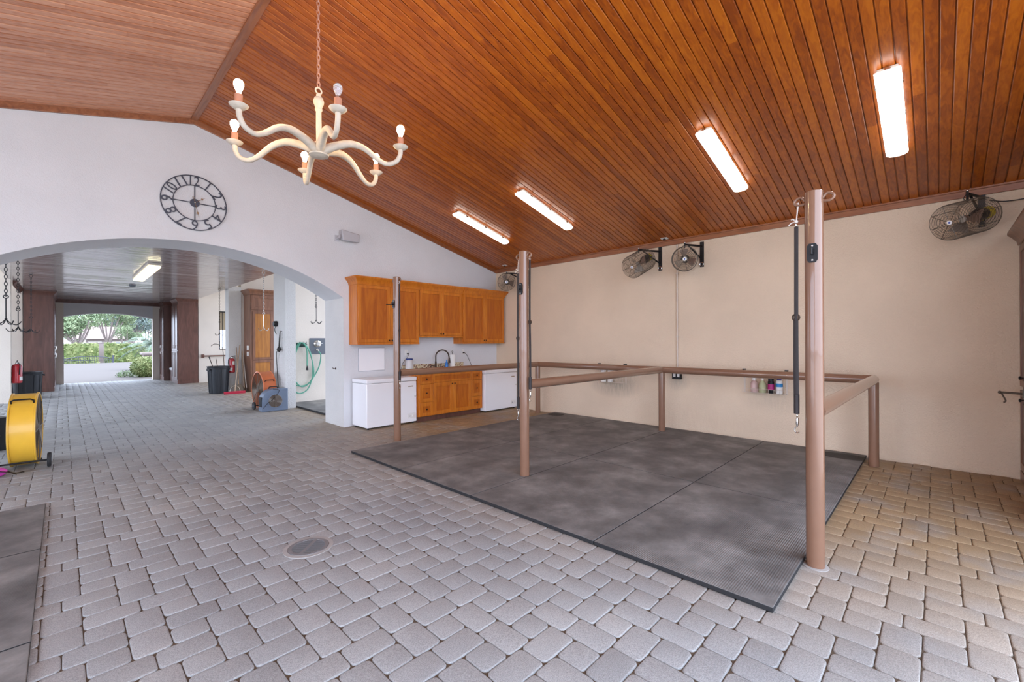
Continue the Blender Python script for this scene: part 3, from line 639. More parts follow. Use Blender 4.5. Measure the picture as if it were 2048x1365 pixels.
rmat(-1.95,-.112,4.64,5.92,'black ribbed mat at left, the farthest of the row of three',G2,.02); rmat(-1.95,-.112,3.23,4.636,'black ribbed mat at left, the middle of the row of three',G2,.02); rmat(-1.95,-.112,1.8,3.226,'black ribbed mat at left, the nearest of the row of three',G2,.02)
rmat(3.74,6.1,8.4,11.19,'black mat on the wash stall floor under the green hose','wash stall mat',.04)

# ------------------------------------------------------------------ drain
t = thing('floor_drain', 'round slotted metal floor drain set in the grey pavers', 'drain', (1.249, 3.302, 0))
b = MB(); b.lathe([(.168,-.008),(.168,.0035),(.14,.0045),(.138,.0)], n=40); build(b, 'collar', M['gratecollar'], t)
b = MB(); b.lathe([(.137,.001),(.136,.0065),(.112,.0068),(.11,.003)], n=40, cap=False)
for k in range(-10, 11):
    y = k*.0104; h = math.sqrt(max(0, .111**2-y*y)); b.obox((0,y,.0055),(h,0,0),(0,.0019,0),(0,0,.001))
b.box(-.012,.012,-.111,.111,.003,.0068); g = build(b, 'grate', M['grate'], t)
g.rotation_euler = (0,0,R(-48))
b = MB(); b.lathe([(.112,.0008),(.112,.0022)], n=32); build(b, 'sump', M['dark'], t)

# ------------------------------------------------------------------ chandelier
CX, CY = 1.335, 3.3
t = thing('chandelier', 'cream iron chandelier with six curved arms on a rusty chain', 'chandelier', (CX, CY, 2.82)); D = 2.82
b = MB(); z = 3.405; i = 0
while z < 4.56:
    n = 10; ax = (1,0,0) if i % 2 else (0,1,0); w = Vector((0,1,0)) if i % 2 else Vector((1,0,0))
    b.tube([Vector((0,0,z+.018-D)) + w*.0105*math.cos(2*PI*k/n) + Vector((0,0,.022*math.sin(2*PI*k/n))) for k in range(n)], .0036, 5, closed=True); z += .0335; i += 1
build(b, 'chain', M['rust'], t)
b = MB(); b.lathe([(.05,4.552-D),(.045,4.54-D),(.012,4.53-D)], n=20); build(b, 'ceiling_cap', M['cream'], t)
b = MB(); b.lathe([(.018,.14),(.02,.3),(.019,.4),(.026,.41),(.024,.43),(.036,.46),(.038,.475),(.03,.5),(.016,.51),(.018,.52),(.012,.535)], n=20); b.ring((0,0,.555),(0,1,0),.022,.006,20); build(b, 'stem', M['cream'], t)
b = MB(); b.lathe([(.02,.055),(.045,.06),(.068,.07),(.07,.078),(.05,.085),(.045,.15),(.035,.165),(.02,.17)], n=28); build(b, 'hub', M['cream'], t)
for k in range(6):
    az = R(18.7+60*k); u = Vector((math.cos(az), math.sin(az), 0))
    def P(r, z): return u*r + Vector((0,0,z-D))
    path = bez([P(.03,2.93),P(.12,2.965),P(.23,2.985),P(.33,2.955),P(.43,2.875),P(.50,2.842),P(.565,2.862),P(.595,2.91),P(.60,2.955)], 5)
    rad = [.034-(.034-.017)*min(1, i/22) for i in range(len(path))]
    b = MB(); b.tube(path, rad, 12); a = build(b, 'arm', M['cream'], t)
    b = MB(); b.lathe([(.018,0),(.03,.004),(.052,.022),(.055,.028),(.05,.028),(.02,.016)], P(.60,2.95), n=24); build(b, 'drip_pan', M['cream'], a)
    b = MB(); b.lathe([(.021,0),(.0225,.075),(.018,.078)], P(.60,2.967), n=18); build(b, 'candle_sleeve', M['sleeve'], a)
    b = MB(); b.lathe([(.011,0),(.013,.014),(.022,.036),(.0285,.055),(.027,.072),(.018,.085),(.004,.09)], P(.60,3.046), n=20); bl = build(b, 'bulb', M['bulboff'] if k == 4 else M['bulb'], a, smooth=80)
    if k == 4:
        bl['label'] = 'unlit clear bulb'
        b = MB(); b.lathe([(.0125,-.001),(.0125,.012)], P(.60,3.046), n=14); build(b, 'bulb_cap', M['steel'], a)

# ------------------------------------------------------------------ ceiling fluorescents
def slope_frame(o, x, y, dz):
    """stand an object on the right-hand slope: local x down the slope, local z along the inner normal"""
    th = math.atan(SL); ex = Vector((math.cos(th),0,-math.sin(th))); ez = Vector((-math.sin(th),0,-math.cos(th))); ey = ez.cross(ex)
    o.matrix_world = Matrix(((ex.x,ey.x,ez.x,x),(ex.y,ey.y,ez.y,y),(ex.z,ey.z,ez.z,cz(x)+dz),(0,0,0,1)))
def fluorescent(label):
    t = thing('fluorescent_light', label, 'ceiling light', group='fluorescent ceiling lights'); Lh, Wh = .64, .088
    b = MB(); b.box(-Lh+.02,Lh-.02,-Wh+.018,Wh-.018,0,.05); build(b, 'housing', M['fixture'], t, .006)
    b = MB(); n = 14; ring = []
    for x, sc in ((-Lh,.9),(-Lh+.012,1),(Lh-.012,1),(Lh,.9)):
        ring.append([(x, Wh*sc*math.cos(PI*k/(n-1)), .045+.045*sc*max(0,math.sin(PI*k/(n-1)))**.6) for k in range(n)])
    vs = [p for r in ring for p in r]; fs = [tuple(range(n)), tuple(range(3*n,4*n))[::-1]]
    for i in range(3):
        for k in range(n): fs.append((i*n+k, i*n+(k+1) % n, (i+1)*n+(k+1) % n, (i+1)*n+k))
    b.add(vs, fs); build(b, 'lens', M['lens'], t, 0, 60)
    for x in (-.45, 0, .45):
        for s in (1, -1):
            b = MB(); b.box(x-.02,x+.02,s*Wh-.006,s*Wh+.007,.03,.055); build(b, 'clip', M['steel'], t, .002)
    b = MB(); b.lathe([(.022,0),(.022,.012),(.012,.016)], (-Lh+.02,0,.028), (-1,0,0), 14); build(b, 'conduit_plug', M['steel'], t)
    return t
fl = fluorescent('fluorescent light on the ceiling nearest the right edge'); slope_frame(fl, 5.385, .29, -.001)
for y, lab in ((1.775,'fluorescent ceiling light above the near half of the stall'),(4.47,'fluorescent ceiling light, third from the right'),(5.98,'fluorescent ceiling light closest to the arch wall')):
    slope_frame(dup(fl, label=lab), 5.385, y, -.001)
for x, y, lab in ((7.03,3.27,'small white outlet on the ceiling edge between two fans'),(6.99,7.02,'small white outlet on the ceiling above the corner fan')):
    t = thing('ceiling_outlet', lab, 'outlet', group='outlets on the ceiling edge')
    b = MB(); b.box(-.036,.036,-.058,.058,0,.006); build(b, 'cover_plate', M['whitemat'], t, .002); b = MB(); b.box(-.014,.014,-.02,.02,.006,.03); build(b, 'plug', M['cord'], t, .003); slope_frame(t, x, y, -.001)

# ------------------------------------------------------------------ wall fans
def basket_fan(c, n, label, wy, wz, arm, spin=0):
    """c: centre of the front grille, n: blowing direction; bracket on the right wall at (wy, wz)"""
    c = Vector(c); n = Vector(n).normalized(); r, Ln = .19, .44
    t = thing('basket_fan', label, 'fan', c, 0, 'basket fans on the right wall')
    def axial(k): return -n*k
    u = (Vector((0,0,1)) - n*n.z).normalized(); w = n.cross(u)
    def pt(a, rad, k): return (u*math.cos(a) + w*math.sin(a))*rad - n*k
    b = MB()
    for k in range(24): b.tube([pt(2*PI*q/36, r, Ln*k/23) for q in range(36)], .0016, 5, closed=True)
    for a in range(8): b.tube([pt(2*PI*a/8+.2, r, 0), pt(2*PI*a/8+.2, r, Ln)], .003, 5)
    build(b, 'cage', M['galv'], t)
    b = MB()
    for k in range(1, 9): b.tube([pt(2*PI*q/36, r*k/8.2, -.004) for q in range(36)], .0016, 5, closed=True)
    for a in range(8): b.tube([pt(2*PI*a/8+.2, .03, -.006), pt(2*PI*a/8+.2, r, 0)], .003, 5)
    build(b, 'front_grille', M['galv'], t)
    b = MB()
    for k in range(2, 9): b.tube([pt(2*PI*q/36, r*k/8.2, Ln) for q in range(36)], .002, 5, closed=True)
    build(b, 'rear_grille', M['galv'], t)
    b = MB(); b.lathe([(.024,0),(.024,.004),(.02,.005)], n*.006, n, 20); bd = build(b, 'badge', M['whitemat'], t)
    b = MB(); b.lathe([(.011,.0052),(.009,.007)], n*.006, n, 14); build(b, 'badge_mark', M['badgeblue'], bd)
    b = MB()
    for q in range(3):
        a0 = 2*PI*q/3+spin; ps = []
        for s, tw in ((-.5,-.05),(.5,.05)):
            for rad, wd in ((.035,.5),(.10,.95),(.165,.85)): ps.append(pt(a0+s*wd, rad, .21+tw*(.6+rad*3)))
        b.add(ps + [p - n*.003 for p in ps], [(0,1,4,3),(1,2,5,4),(6,9,10,7),(7,10,11,8),(0,3,9,6),(2,8,11,5),(0,6,7,1),(1,7,8,2),(3,4,10,9),(4,5,11,10)])
    b.lathe([(.035,0),(.035,.05)], -n*.235, n, 18); build(b, 'blades', M['blade'], t)
    b = MB(); b.lathe([(.03,-.60),(.062,-.585),(.065,-.40),(.05,-.36),(.02,-.27)], (0,0,0), n, 22); mo = build(b, 'motor', M['black'], t)
    b = MB(); b.lathe([(.0658,-.575),(.0658,-.485)], (0,0,0), n, 22, cap=False); build(b, 'motor_label', M['yellowlabel'], mo)
    # bracket: wall plate, arm, brace, drop bolt
    b = MB(); W = lambda x, y, z: Vector((x, y, z)) - c
    top = c - n*arm; hx, hy, hz = top.x, top.y, wz+.13
    b.obox(W(WX-.012,wy,wz),(.011,0,0),(0,.028,0),(0,0,.2)); b.tube([W(WX-.02,wy,hz),W(hx,hy,hz)], .017, 4); b.tube([W(WX-.02,wy,wz-.08),W(hx+.08,hy+(wy-hy)*.2,hz-.012)], .013, 4)
    b.tube([W(hx,hy,hz+.03),W(hx,hy,top.z+r*.93)], .012, 8); build(b, 'bracket', M['black'], t)
    b = MB(); b.ball(W(hx,hy,hz+.03),.014); b.ring(W(WX-.03,wy,wz-.16),(1,0,0),.028,.006,16); build(b, 'bolts', M['steel'], t)
    b = MB(); b.tube(bez([W(hx-.01,hy,hz),W(hx-.05,hy+.03,hz-.06),c-n*.3+u*.17-c],5), .004, 6); build(b, 'cable', M['cord'], t)
    return t
basket_fan((6.62,6.60,2.77), (-.70,-.69,-.13), 'round basket fan above the right wall cabinet in the far corner', 6.45, 2.86, .22, .3)
basket_fan((6.58,3.62,2.72), (-.90,.06,-.40), 'basket fan on the right wall tilted down, left of the conduit', 3.40, 2.90, .22, .9)
basket_fan((6.62,2.76,2.745), (-.90,-.36,-.17), 'basket fan on the right wall facing forward, right of the conduit', 2.70, 2.88, .22, .1)
basket_fan((6.62,-.10,2.75), (-.81,.53,-.25), 'basket fan with yellow motor label at the right end of the wall', -.36, 2.95, .26, .5)
cord('fan_cord', bez([(7.12,-.42,3.03),(7.1,-.52,2.99),(7.09,-.66,2.985),(7.1,-.8,3.01),(7.14,-.95,3.04)]), .006, M['cord'], 'brown cord sagging from the rightmost fan toward the brown cupboard')

# conduit and switch box, shelves with bottles
t = thing('conduit_pipe', 'painted vertical conduit on the right wall ending at a switch box', 'conduit', (7.14, 3.104, .86))
b = MB(); b.tube([(0,0,.19),(0,0,2.235)], .0125, 12); [b.box(-.016,.018,-.02,.02,z,z+.02) for z in (.7,1.75)]; build(b, 'pipe', M['conduit'], t)
b = MB(); b.box(-.05,.018,-.075,.075,0,.19); sb = build(b, 'switch_box', M['black'], t, .004)
for s in (-1, 1): b = MB(); b.box(-.056,-.05,s*.033-.021,s*.033+.021,.035,.16); build(b, 'switch_cover', M['whitemat'], sb, .002)
def bottle_shelf(y0, y1, label):
    t = thing('wire_shelf', label, 'shelf', (7.16, (y0+y1)/2, .72), 0, 'wire bottle shelves behind the rail'); h = (y1-y0)/2
    b = MB()
    for x in (-.02,-.045,-.07,-.095,-.12): b.tube([(x,-h,.012),(x,h,.012)], .0022, 5)
    for k in range(9): y = -h+2*h*k/8; b.tube([(-.005,y,.012),(-.12,y,.012),(-.12,y,.07)], .0022, 5)
    b.tube([(-.12,-h,.07),(-.12,h,.07)], .0028, 5); build(b, 'basket', M['conduit'], t)
    for s in (-1, 1): b = MB(); b.box(-.006,-.001,s*h-.012,s*h+.012,.0,.334); hg = build(b, 'hanger', M['conduit'], t); b = MB(); b.box(-.06,-.001,s*h-.018,s*h+.018,.335,.355); build(b, 'clip', M['black'], hg)
bottle_shelf(4.07, 4.62, 'empty looking wire shelf on the right wall above the grey stain, behind the middle rail'); bottle_shelf(1.53, 2.08, 'wire shelf on the right wall holding four bottles behind the rail')
SZ = .735
def bottle(name, x, y, prof, m, capprof, mc, label, extra=None):
    t = thing(name, label, 'bottle', (x, y, SZ), 0, 'bottles on the wall shelves')
    b = MB(); b.lathe(prof, n=20); build(b, 'body', m, t); b = MB(); b.lathe(capprof, n=16); build(b, 'cap', mc, t)
    if extra: b = MB(); b.lathe(extra[0], n=20, cap=False); build(b, 'label_band', extra[1], t)
bottle('shampoo_bottle', 7.09, 1.935, [(.04,0),(.045,.008),(.045,.14),(.03,.165),(.018,.175)], M['palepink'], [(.03,.176),(.03,.215),(.02,.22)], M['offwhite'], 'pale pink bottle with white cap, first from left on the right shelf')
bottle('spray_bottle', 7.09, 1.825, [(.042,0),(.046,.008),(.046,.12),(.028,.16),(.016,.18)], M['palegreen'], [(.018,.181),(.02,.21),(.012,.24)], M['offwhite'], 'pale green squat bottle, second from left on the right shelf')
bottle('black_bottle', 7.09, 1.715, [(.036,0),(.04,.006),(.04,.17),(.034,.18)], M['black'], [(.036,.181),(.036,.225),(.03,.23)], M['black'], 'black bottle with magenta label between green and white bottles', ([(.0408,.05),(.0408,.135)], M['magenta']))
bottle('white_bottle', 7.085, 1.61, [(.036,0),(.043,.01),(.044,.16),(.036,.19),(.018,.2)], M['offwhite'], [(.028,.201),(.03,.235),(.014,.25)], M['deepblue'], 'white bottle with navy cap and blue label, rightmost on the shelf', ([(.0446,.1),(.0446,.15)], M['bluelabel']))
for y, lab in ((4.5,'white jar on the left wall shelf, nearer the far corner'),(4.36,'white jar on the left wall shelf, right one of the two')):
    t = thing('white_jar', lab, 'jar', (7.09, y, SZ), 0, 'white jars on the left wall shelf'); b = MB(); b.lathe([(.045,0),(.05,.01),(.05,.17),(.04,.19)], n=20); build(b, 'body', M['offwhite'], t); b = MB(); b.lathe([(.046,.191),(.046,.225),(.04,.23)], n=20); build(b, 'lid', M['whitemat'], t)
# ------------------------------------------------------------------ brown tack cupboard at the right edge
t = thing('tall_cupboard', 'brown wooden cupboard with crown moulding at the right edge', 'cupboard', (6.2, -.93, 0)); O = Vector((6.2,-.93,0))
x0, x1, yf = 5.25-6.2, 7.14-6.2, -.63+.93
b = MB(); b.box(x0,x1,-.31,yf-.022,.1,2.54); b.box(x0,x1,-.31,yf-.09,0,.1); b.box(x0,x1,yf-.03,yf,.0,.1); build(b, 'body', M['oldcab'], t, .003)
def shaker_p(b, x0, x1, z0, z1, y, st): # faces +y
    b.box(x0,x0+st,y-.02,y,z0,z1); b.box(x1-st,x1,y-.02,y,z0,z1); b.box(x0+st,x1-st,y-.02,y,z0,z0+st); b.box(x0+st,x1-st,y-.02,y,z1-st,z1); b.box(x0+st,x1-st,y-.02,y-.01,z0+st,z1-st,1)
for k in range(3):
    a = x0+.012+k*.622; c = a+.616
    for z0, z1, kz in ((.12,.955,.87),(1.0,2.49,1.1)):
        b = MB(); shaker_p(b, a, c, z0, z1, yf, .07); d = build(b, 'door', [M['oldcab'], M['mahog']], t, .003); knob(d, a+.33 if k == 2 else c-.035, yf, kz, M['black'], 1.2, 1)
b = MB(); crown(b, [(x0,-.31),(x0,yf),(x1,yf)][::1], 2.5, 2.645, .085); build(b, 'crown_moulding', M['oldcab'], t)
b = MB(); b.box(6.78-6.2,6.86-6.2,yf,yf+.012,.9,.98); b.tube([(6.82-6.2,yf,.94),(6.82-6.2,yf+.16,.945)], .011, 10); b.ball((6.82-6.2,yf+.165,.945),.016); b.tube(bez([(6.82-6.2,yf+.155,.94),(6.82-6.2,yf+.13,.88),(6.82-6.2,yf+.125,.855),(6.82-6.2,yf+.14,.84)],5), .007, 8); build(b, 'bracket_hook', M['galv'], t)

# ------------------------------------------------------------------ clock
t = thing('wall_clock', 'large open iron wall clock with numerals above the arch', 'clock', (1.296, 7.48, 3.073)); cz0 = .388
def cring(b, r0, r1, y0=-.03, y1=-.018, n=72):
    vs = []; fs = []
    for k in range(n):
        a = 2*PI*k/n
        for r, y in ((r0,y0),(r1,y0),(r1,y1),(r0,y1)): vs.append((r*math.cos(a), y, cz0+r*math.sin(a)))
    for k in range(n):
        for j in range(4): fs.append((k*4+j, k*4+(j+1) % 4, ((k+1) % n)*4+(j+1) % 4, ((k+1) % n)*4+j))
    b.add(vs, fs)
b = MB(); cring(b, .373, .385); build(b, 'outer_ring', M['ironblue'], t)
b = MB(); cring(b, .240, .250); build(b, 'inner_ring', M['ironblue'], t)
b = MB(); b.lathe([(.056,.012),(.056,.032)], (0,0,cz0), (0,-1,0), 32); build(b, 'hub', M['ironblue'], t)
for a in range(4):
    q = PI/2*a; b = MB(); b.tube([(.05*math.cos(q),-.024,cz0+.05*math.sin(q)),(.245*math.cos(q),-.024,cz0+.245*math.sin(q))], .0065, 6); build(b, 'spoke', M['ironblue'], t)
dg = bpy.context.evaluated_depsgraph_get()
def numeral(txt, w=None):
    cu = bpy.data.curves.new('num', 'FONT'); cu.body = txt; cu.align_x = 'CENTER'; cu.align_y = 'CENTER'; cu.size = .155; cu.extrude = .006; cu.offset = -.0005
    o = bpy.data.objects.new('num', cu); COL.objects.link(o); bpy.context.view_layer.update()
    me = bpy.data.meshes.new_from_object(o.evaluated_get(bpy.context.evaluated_depsgraph_get())); bpy.data.objects.remove(o); me.name = 'numeral'; return me
for h in range(1, 13):
    me = numeral(str(h)); co = np.array([v.co[:] for v in me.vertices]); lo, hi = co.min(0), co.max(0); ctr = (lo+hi)/2
    sz = .128/(hi[1]-lo[1]); sx = min(sz, .12/(hi[0]-lo[0])) if h >= 10 else sz
    a = R(-30*h)
    for v, c in zip(me.vertices, co):
        x, y = (c[0]-ctr[0])*sx*.92, (c[1]-ctr[1])*sz + .310
        v.co = (x*math.cos(a)-y*math.sin(a), -.024-c[2], cz0 + x*math.sin(a)+y*math.cos(a))
    me.materials.clear(); me.materials.append(M['ironblue']); o = bpy.data.objects.new('numeral', me); link(o, t)
def hand(name, ang, L, back=0):
    a = R(90-ang); d = Vector((math.cos(a),0,math.sin(a))); w = Vector((-math.sin(a),0,math.cos(a))); c = Vector((0,-.037,cz0)); b = MB()
    b.tube([c-d*back, c+d*L*.62], .003, 6); b.tube([c+d*L*.8, c+d*L], .002, 6); q = c+d*L*.7
    b.prism([q-d*.1*L, q+w*.016, q+d*.13*L, q-w*.016], (0,.003,0))
    if back: b.ring(c-d*back,(0,1,0),.012,.002,14)
    build(b, name, M['brass'], t)
hand('hour_hand', 52, .15); hand('minute_hand', 167, .2, .075)
b = MB(); b.ball((0,-.04,cz0),.013); build(b, 'centre_cap', M['steel'], t)

# speaker
t = thing('wall_speaker', 'small grey outdoor speaker on the wall right of the arch', 'speaker', (3.53, 7.48, 3.2)); t.rotation_euler = (R(0),0,0)
b = MB(); f = [(-.19,-.16,.11),(.16,-.13,.075),(.14,-.13,-.075),(-.165,-.16,-.075)]; k = [(-.175,-.03,.12),(.15,-.03,.1),(.13,-.03,-.055),(-.15,-.03,-.04)]
b.add([(x,y,z+.13) for x, y, z in f+k], [(0,1,2,3),(7,6,5,4),(0,4,5,1),(1,5,6,2),(2,6,7,3),(3,7,4,0)]); build(b, 'cabinet', M['spk'], t, .012)
b = MB(); b.add([(x*.9-.002,y-.004,z*.88+.132) for x, y, z in f] + [(x*.9-.002,y+.002,z*.88+.132) for x, y, z in f], [(0,1,2,3),(7,6,5,4),(0,4,5,1),(1,5,6,2),(2,6,7,3),(3,7,4,0)]); build(b, 'grille', M['spk'], t, .004)
b = MB(); b.tube([(-.2,-.1,.1),(-.215,-.06,.1),(-.215,-.005,.1)], .012, 8); b.lathe([(.03,0),(.03,.02)], (-.195,-.1,.12), (-1,0,0), 16); b.box(-.24,-.16,-.008,-.001,.05,.16); build(b, 'bracket', M['spk'], t)

# jamb hook
t = thing('wall_hook', 'small dark hook on the right jamb of the arch', 'hook', (3.44, 7.8, 1.0)); b = MB(); b.lathe([(.022,0),(.02,.006)], (0,0,.02), (-1,0,0), 14); build(b, 'rosette', M['bronze'], t); b = MB(); b.tube(bez([(-.005,0,.02),(-.04,0,.015),(-.05,0,.03),(-.05,0,.045)],5), .005, 8); b.tube(bez([(-.005,0,.02),(-.03,.03,.02),(-.035,.045,.035)],5), .004, 8); build(b, 'prong', M['bronze'], t)

# ------------------------------------------------------------------ hanging tack hooks
def tack_hook(x, y, zt, zb, label, m='black', eye=True):
    t = thing('hanging_tack_hook', label, 'tack hook', (x, y, zb), 0, 'tack hooks on chains in the hall'); H = zt-zb
    b = MB(); z = H-.03; i = 0; zr = .42
    if eye: b.ring((0,0,H-.035),(0,1,0),.03,.006,18); z = H-.075; b2 = MB(); b2.lathe([(.02,0),(.02,-.006),(.006,-.012)], (0,0,H), n=14); build(b2, 'eye_plate', M[m], t)
    while z > zr:
        n = 10; w = Vector((0,1,0)) if i % 2 else Vector((1,0,0)); b.tube([Vector((0,0,z-.02)) + w*.013*math.cos(2*PI*k/n) + Vector((0,0,.03*math.sin(2*PI*k/n))) for k in range(n)], .0042, 5, closed=True); z -= .047; i += 1
    build(b, 'chain', M[m], t)
    b = MB(); b.ring((0,0,z),(0,1,0),.022,.006,16); b.tube([(0,0,z-.022),(0,0,.09)], .006, 8); b.ball((0,0,.09),.014); build(b, 'rod', M[m], t)
    for q in range(4):
        a = PI/2*q+.5; u = Vector((math.cos(a), math.sin(a), 0)); b = MB(); b.tube(bez([Vector((0,0,.09)), u*.05+Vector((0,0,.035)), u*.11+Vector((0,0,.02)), u*.15+Vector((0,0,.065))],5), .006, 7); build(b, 'prong', M[m], t)
tack_hook(-.52, 15.3, HZ, 1.74, 'black chain tack hook in front of the dark left hall cupboard')
tack_hook(-.52, 11.0, HZ, 1.68, 'black chain tack hook second from the left edge of the arch')
tack_hook(-.52, 8.75, HZ, 1.73, 'large black chain tack hook at the left edge of the arch')
tack_hook(3.28, 15.43, HZ, 1.70, 'thin dark tack hook on chain in front of the barred window', 'galv')
tack_hook(3.21, 11.06, HZ, 1.75, 'pale steel tack hook on chain before the golden door panel', 'steel')
tack_hook(3.95, 9.95, 4.2, 1.9, 'black chain tack hook over the wash stall')

# ------------------------------------------------------------------ hall ceiling things
t = thing('ceiling_light', 'long yellowish fluorescent light on the hall ceiling', 'ceiling light', (1.31, 12.8, HZ))
b = MB(); b.box(-.115,.115,-1.42,1.42,-.05,-.001); build(b, 'housing', M['fixture'], t, .006)
b = MB(); b.box(-.1,.1,-1.4,0,-.1,-.051); build(b, 'lens', M['lenshall'], t, .02); b = MB(); b.box(-.1,.1,.01,1.4,-.1,-.051); build(b, 'lens', M['lenshall'], t, .02)
t = thing('smoke_detector', 'small round grey detector on the hall ceiling past the light', 'detector', (1.37, 16.25, HZ)); b = MB(); b.lathe([(.075,0),(.075,-.025),(.05,-.05)], n=24); build(b, 'body', M['greypanel'], t)
t = thing('ceiling_speaker', 'round flush disc in the hall ceiling near the arch', 'ceiling disc', (1.33, 9.3, HZ)); b = MB(); b.lathe([(.11,.0),(.11,-.008),(.09,-.011)], n=32); build(b, 'rim', M['hall_boards'], t); b = MB(); b.lathe([(.088,-.004),(.088,-.012)], n=32); build(b, 'grille', M['spk'], t)

# ------------------------------------------------------------------ hall cupboards and window seat
def tall_unit(name, label, x0, x1, y0, y1, side, front_panels=True):
    """brown hall unit; side: -1 doors towards -x, +1 towards +x"""
    cx, cy = (x0+x1)/2, (y0+y1)/2; t = thing(name, label, 'cupboard', (cx,cy,0), 0, 'brown hall cupboards'); hx, hy = (x1-x0)/2, (y1-y0)/2
    b = MB(); b.box(-hx,hx,-hy,hy,0,3.04); build(b, 'body', M['mahog'], t, .004)
    b = MB(); b.box(-hx-.012,hx+.012,-hy-.012,hy,0,.13); build(b, 'plinth', M['mahog'], t, .004)
    b = MB(); pts = [(-hx,hy),(-hx,-hy),(hx,-hy)] if side < 0 else [(-hx,-hy),(hx,-hy),(hx,hy)]
    crown(b, pts[::-1] , 2.98, 3.125, .075); build(b, 'crown_moulding', M['mahog'], t)
    xf = side*hx; nd = max(1, int(round(2*hy/.55)))
    for k in range(nd):
        a = -hy+.02+k*(2*hy-.04)/nd; c = a+(2*hy-.04)/nd-.01
        for z0, z1 in ((.15,1.2),(1.22,2.9)):
            b = MB(); st = .07; p0, p1 = (xf, xf+side*.02); lo, hi = min(p0,p1), max(p0,p1)
            b.box(lo,hi,a,a+st,z0,z1); b.box(lo,hi,c-st,c,z0,z1); b.box(lo,hi,a+st,c-st,z0,z0+st); b.box(lo,hi,a+st,c-st,z1-st,z1); q = sorted((xf, xf+side*.008)); b.box(q[0],q[1],a+st,c-st,z0+st,z1-st)
            d = build(b, 'door', M['mahog'], t, .003)
            b = MB(); zc = 1.1 if z0 < 1 else 1.35; b.tube([(xf+side*.02,a+.04,zc-.05),(xf+side*.05,a+.04,zc-.05),(xf+side*.05,a+.04,zc+.05),(xf+side*.02,a+.04,zc+.05)], .006, 6); build(b, 'handle', M['steel'], d)
    return t
tall_unit('hall_cupboard', 'dark brown cupboard on the left side of the hall before the exit', -.83, -.2, 19.75, 22.94, 1)
tall_unit('hall_cupboard', 'brown cupboard on the right of the hall left of the beige alcove wall', 2.92, 3.53, 19.83, 21.0, -1)
tall_unit('hall_cupboard', 'narrow brown cupboard touching the exit wall at right', 2.79, 3.53, 21.95, 22.94, -1)
t = thing('hall_bench', 'brown bench with white cushion between the right hall cupboards', 'bench', (3.2, 21.47, 0)); b = MB(); b.box(-.24,.33,-.44,.40,0,.42); build(b, 'box', M['mahog'], t, .004); b = MB(); b.box(-.26,.33,-.44,.40,.421,.52); build(b, 'cushion', M['cushion'], t, .03)

# tack-room cabinet with golden door
t = thing('tack_cabinet', 'tall brown cabinet with golden wood door behind the orange fan', 'cabinet', (4.75, 15.26, 0)); x0, x1, yf = 3.97-4.75, 5.6-4.75, 14.92-15.26
b = MB(); b.box(x0,x1,yf+.02,.37,0,3.05); build(b, 'body', M['oldcab'], t, .005)
b = MB(); crown(b, [(x0,.36),(x0,yf),(x1,yf)][::-1], 2.96, 3.12, .09); build(b, 'crown_moulding', M['oldcab'], t)
b = MB(); shaker(b, x0+.02, x1-.02, 2.5, 2.95, yf, .09); build(b, 'transom_panel', M['oldcab'], t, .004)
b = MB(); shaker(b, x0+.06, x0+.62, .97, 2.45, yf, .07); shaker(b, x0+.06, x0+.62, .12, .95, yf, .07); build(b, 'door', [M['oldcab'], M['golden']], t, .004)
b = MB(); shaker(b, x0+.70, x0+1.4, .12, 2.45, yf, .07); d = build(b, 'door', [M['oldcab'], M['golden']], t, .004)
b = MB(); b.tube([(x0+.74,yf,1.1),(x0+.74,yf-.05,1.1),(x0+.83,yf-.05,1.1)], .01, 8); b.box(x0+.72,x0+.76,yf-.006,yf,1.0,1.2); build(b, 'handle', M['steel'], d)
t = thing('light_switch', 'pair of white switch plates on the side of the tack cabinet', 'switch', (3.97, 15.2, 1.08)); 
for z in (0, .19): b = MB(); b.box(-.008,-.001,-.09,.09,z,z+.13); build(b, 'plate', M['offwhite'], t, .002)
# barred window
b = MB(); X0, X1, Z0, Z1 = 4.2, 5.3, 1.23, 2.71
b.box(X0,X0+.04,19.87,19.93,Z0,Z1); b.box(X1-.04,X1,19.87,19.93,Z0,Z1); b.box(X0,X1,19.87,19.93,Z0,Z0+.04); b.box(X0,X1,19.87,19.93,Z1-.04,Z1)
for k in range(1, 10): b.tube([(X0+.11*k,19.86,Z0),(X0+.11*k,19.86,Z1)], .011, 6)
struct(b, 'window_1', M['black'])
t = thing('window_awning', 'tan cloth awning outside the top of the barred window', 'awning', (4.75, 20.35, 2.05)); b = MB(); b.prism([(-.8,-.28,.9),(-.8,.12,-.05),(-.8,.14,-.04),(-.8,-.26,.92)], (1.6,0,0)); build(b, 'cloth', M['tanshade'], t)
t = thing('grab_rail', 'dark horizontal pipe rail on the alcove wall below the window', 'rail', (4.6, 19.85, .93)); b = MB(); b.tube([(-.95,-.07,.065),(1.2,-.07,.065)], .025, 12); build(b, 'pipe', M['mahog'], t)
for x in (-.93, 1.15): b = MB(); b.box(x-.045,x+.045,-.08,-.001,0,.13); build(b, 'bracket', M['mahog'], t, .004)

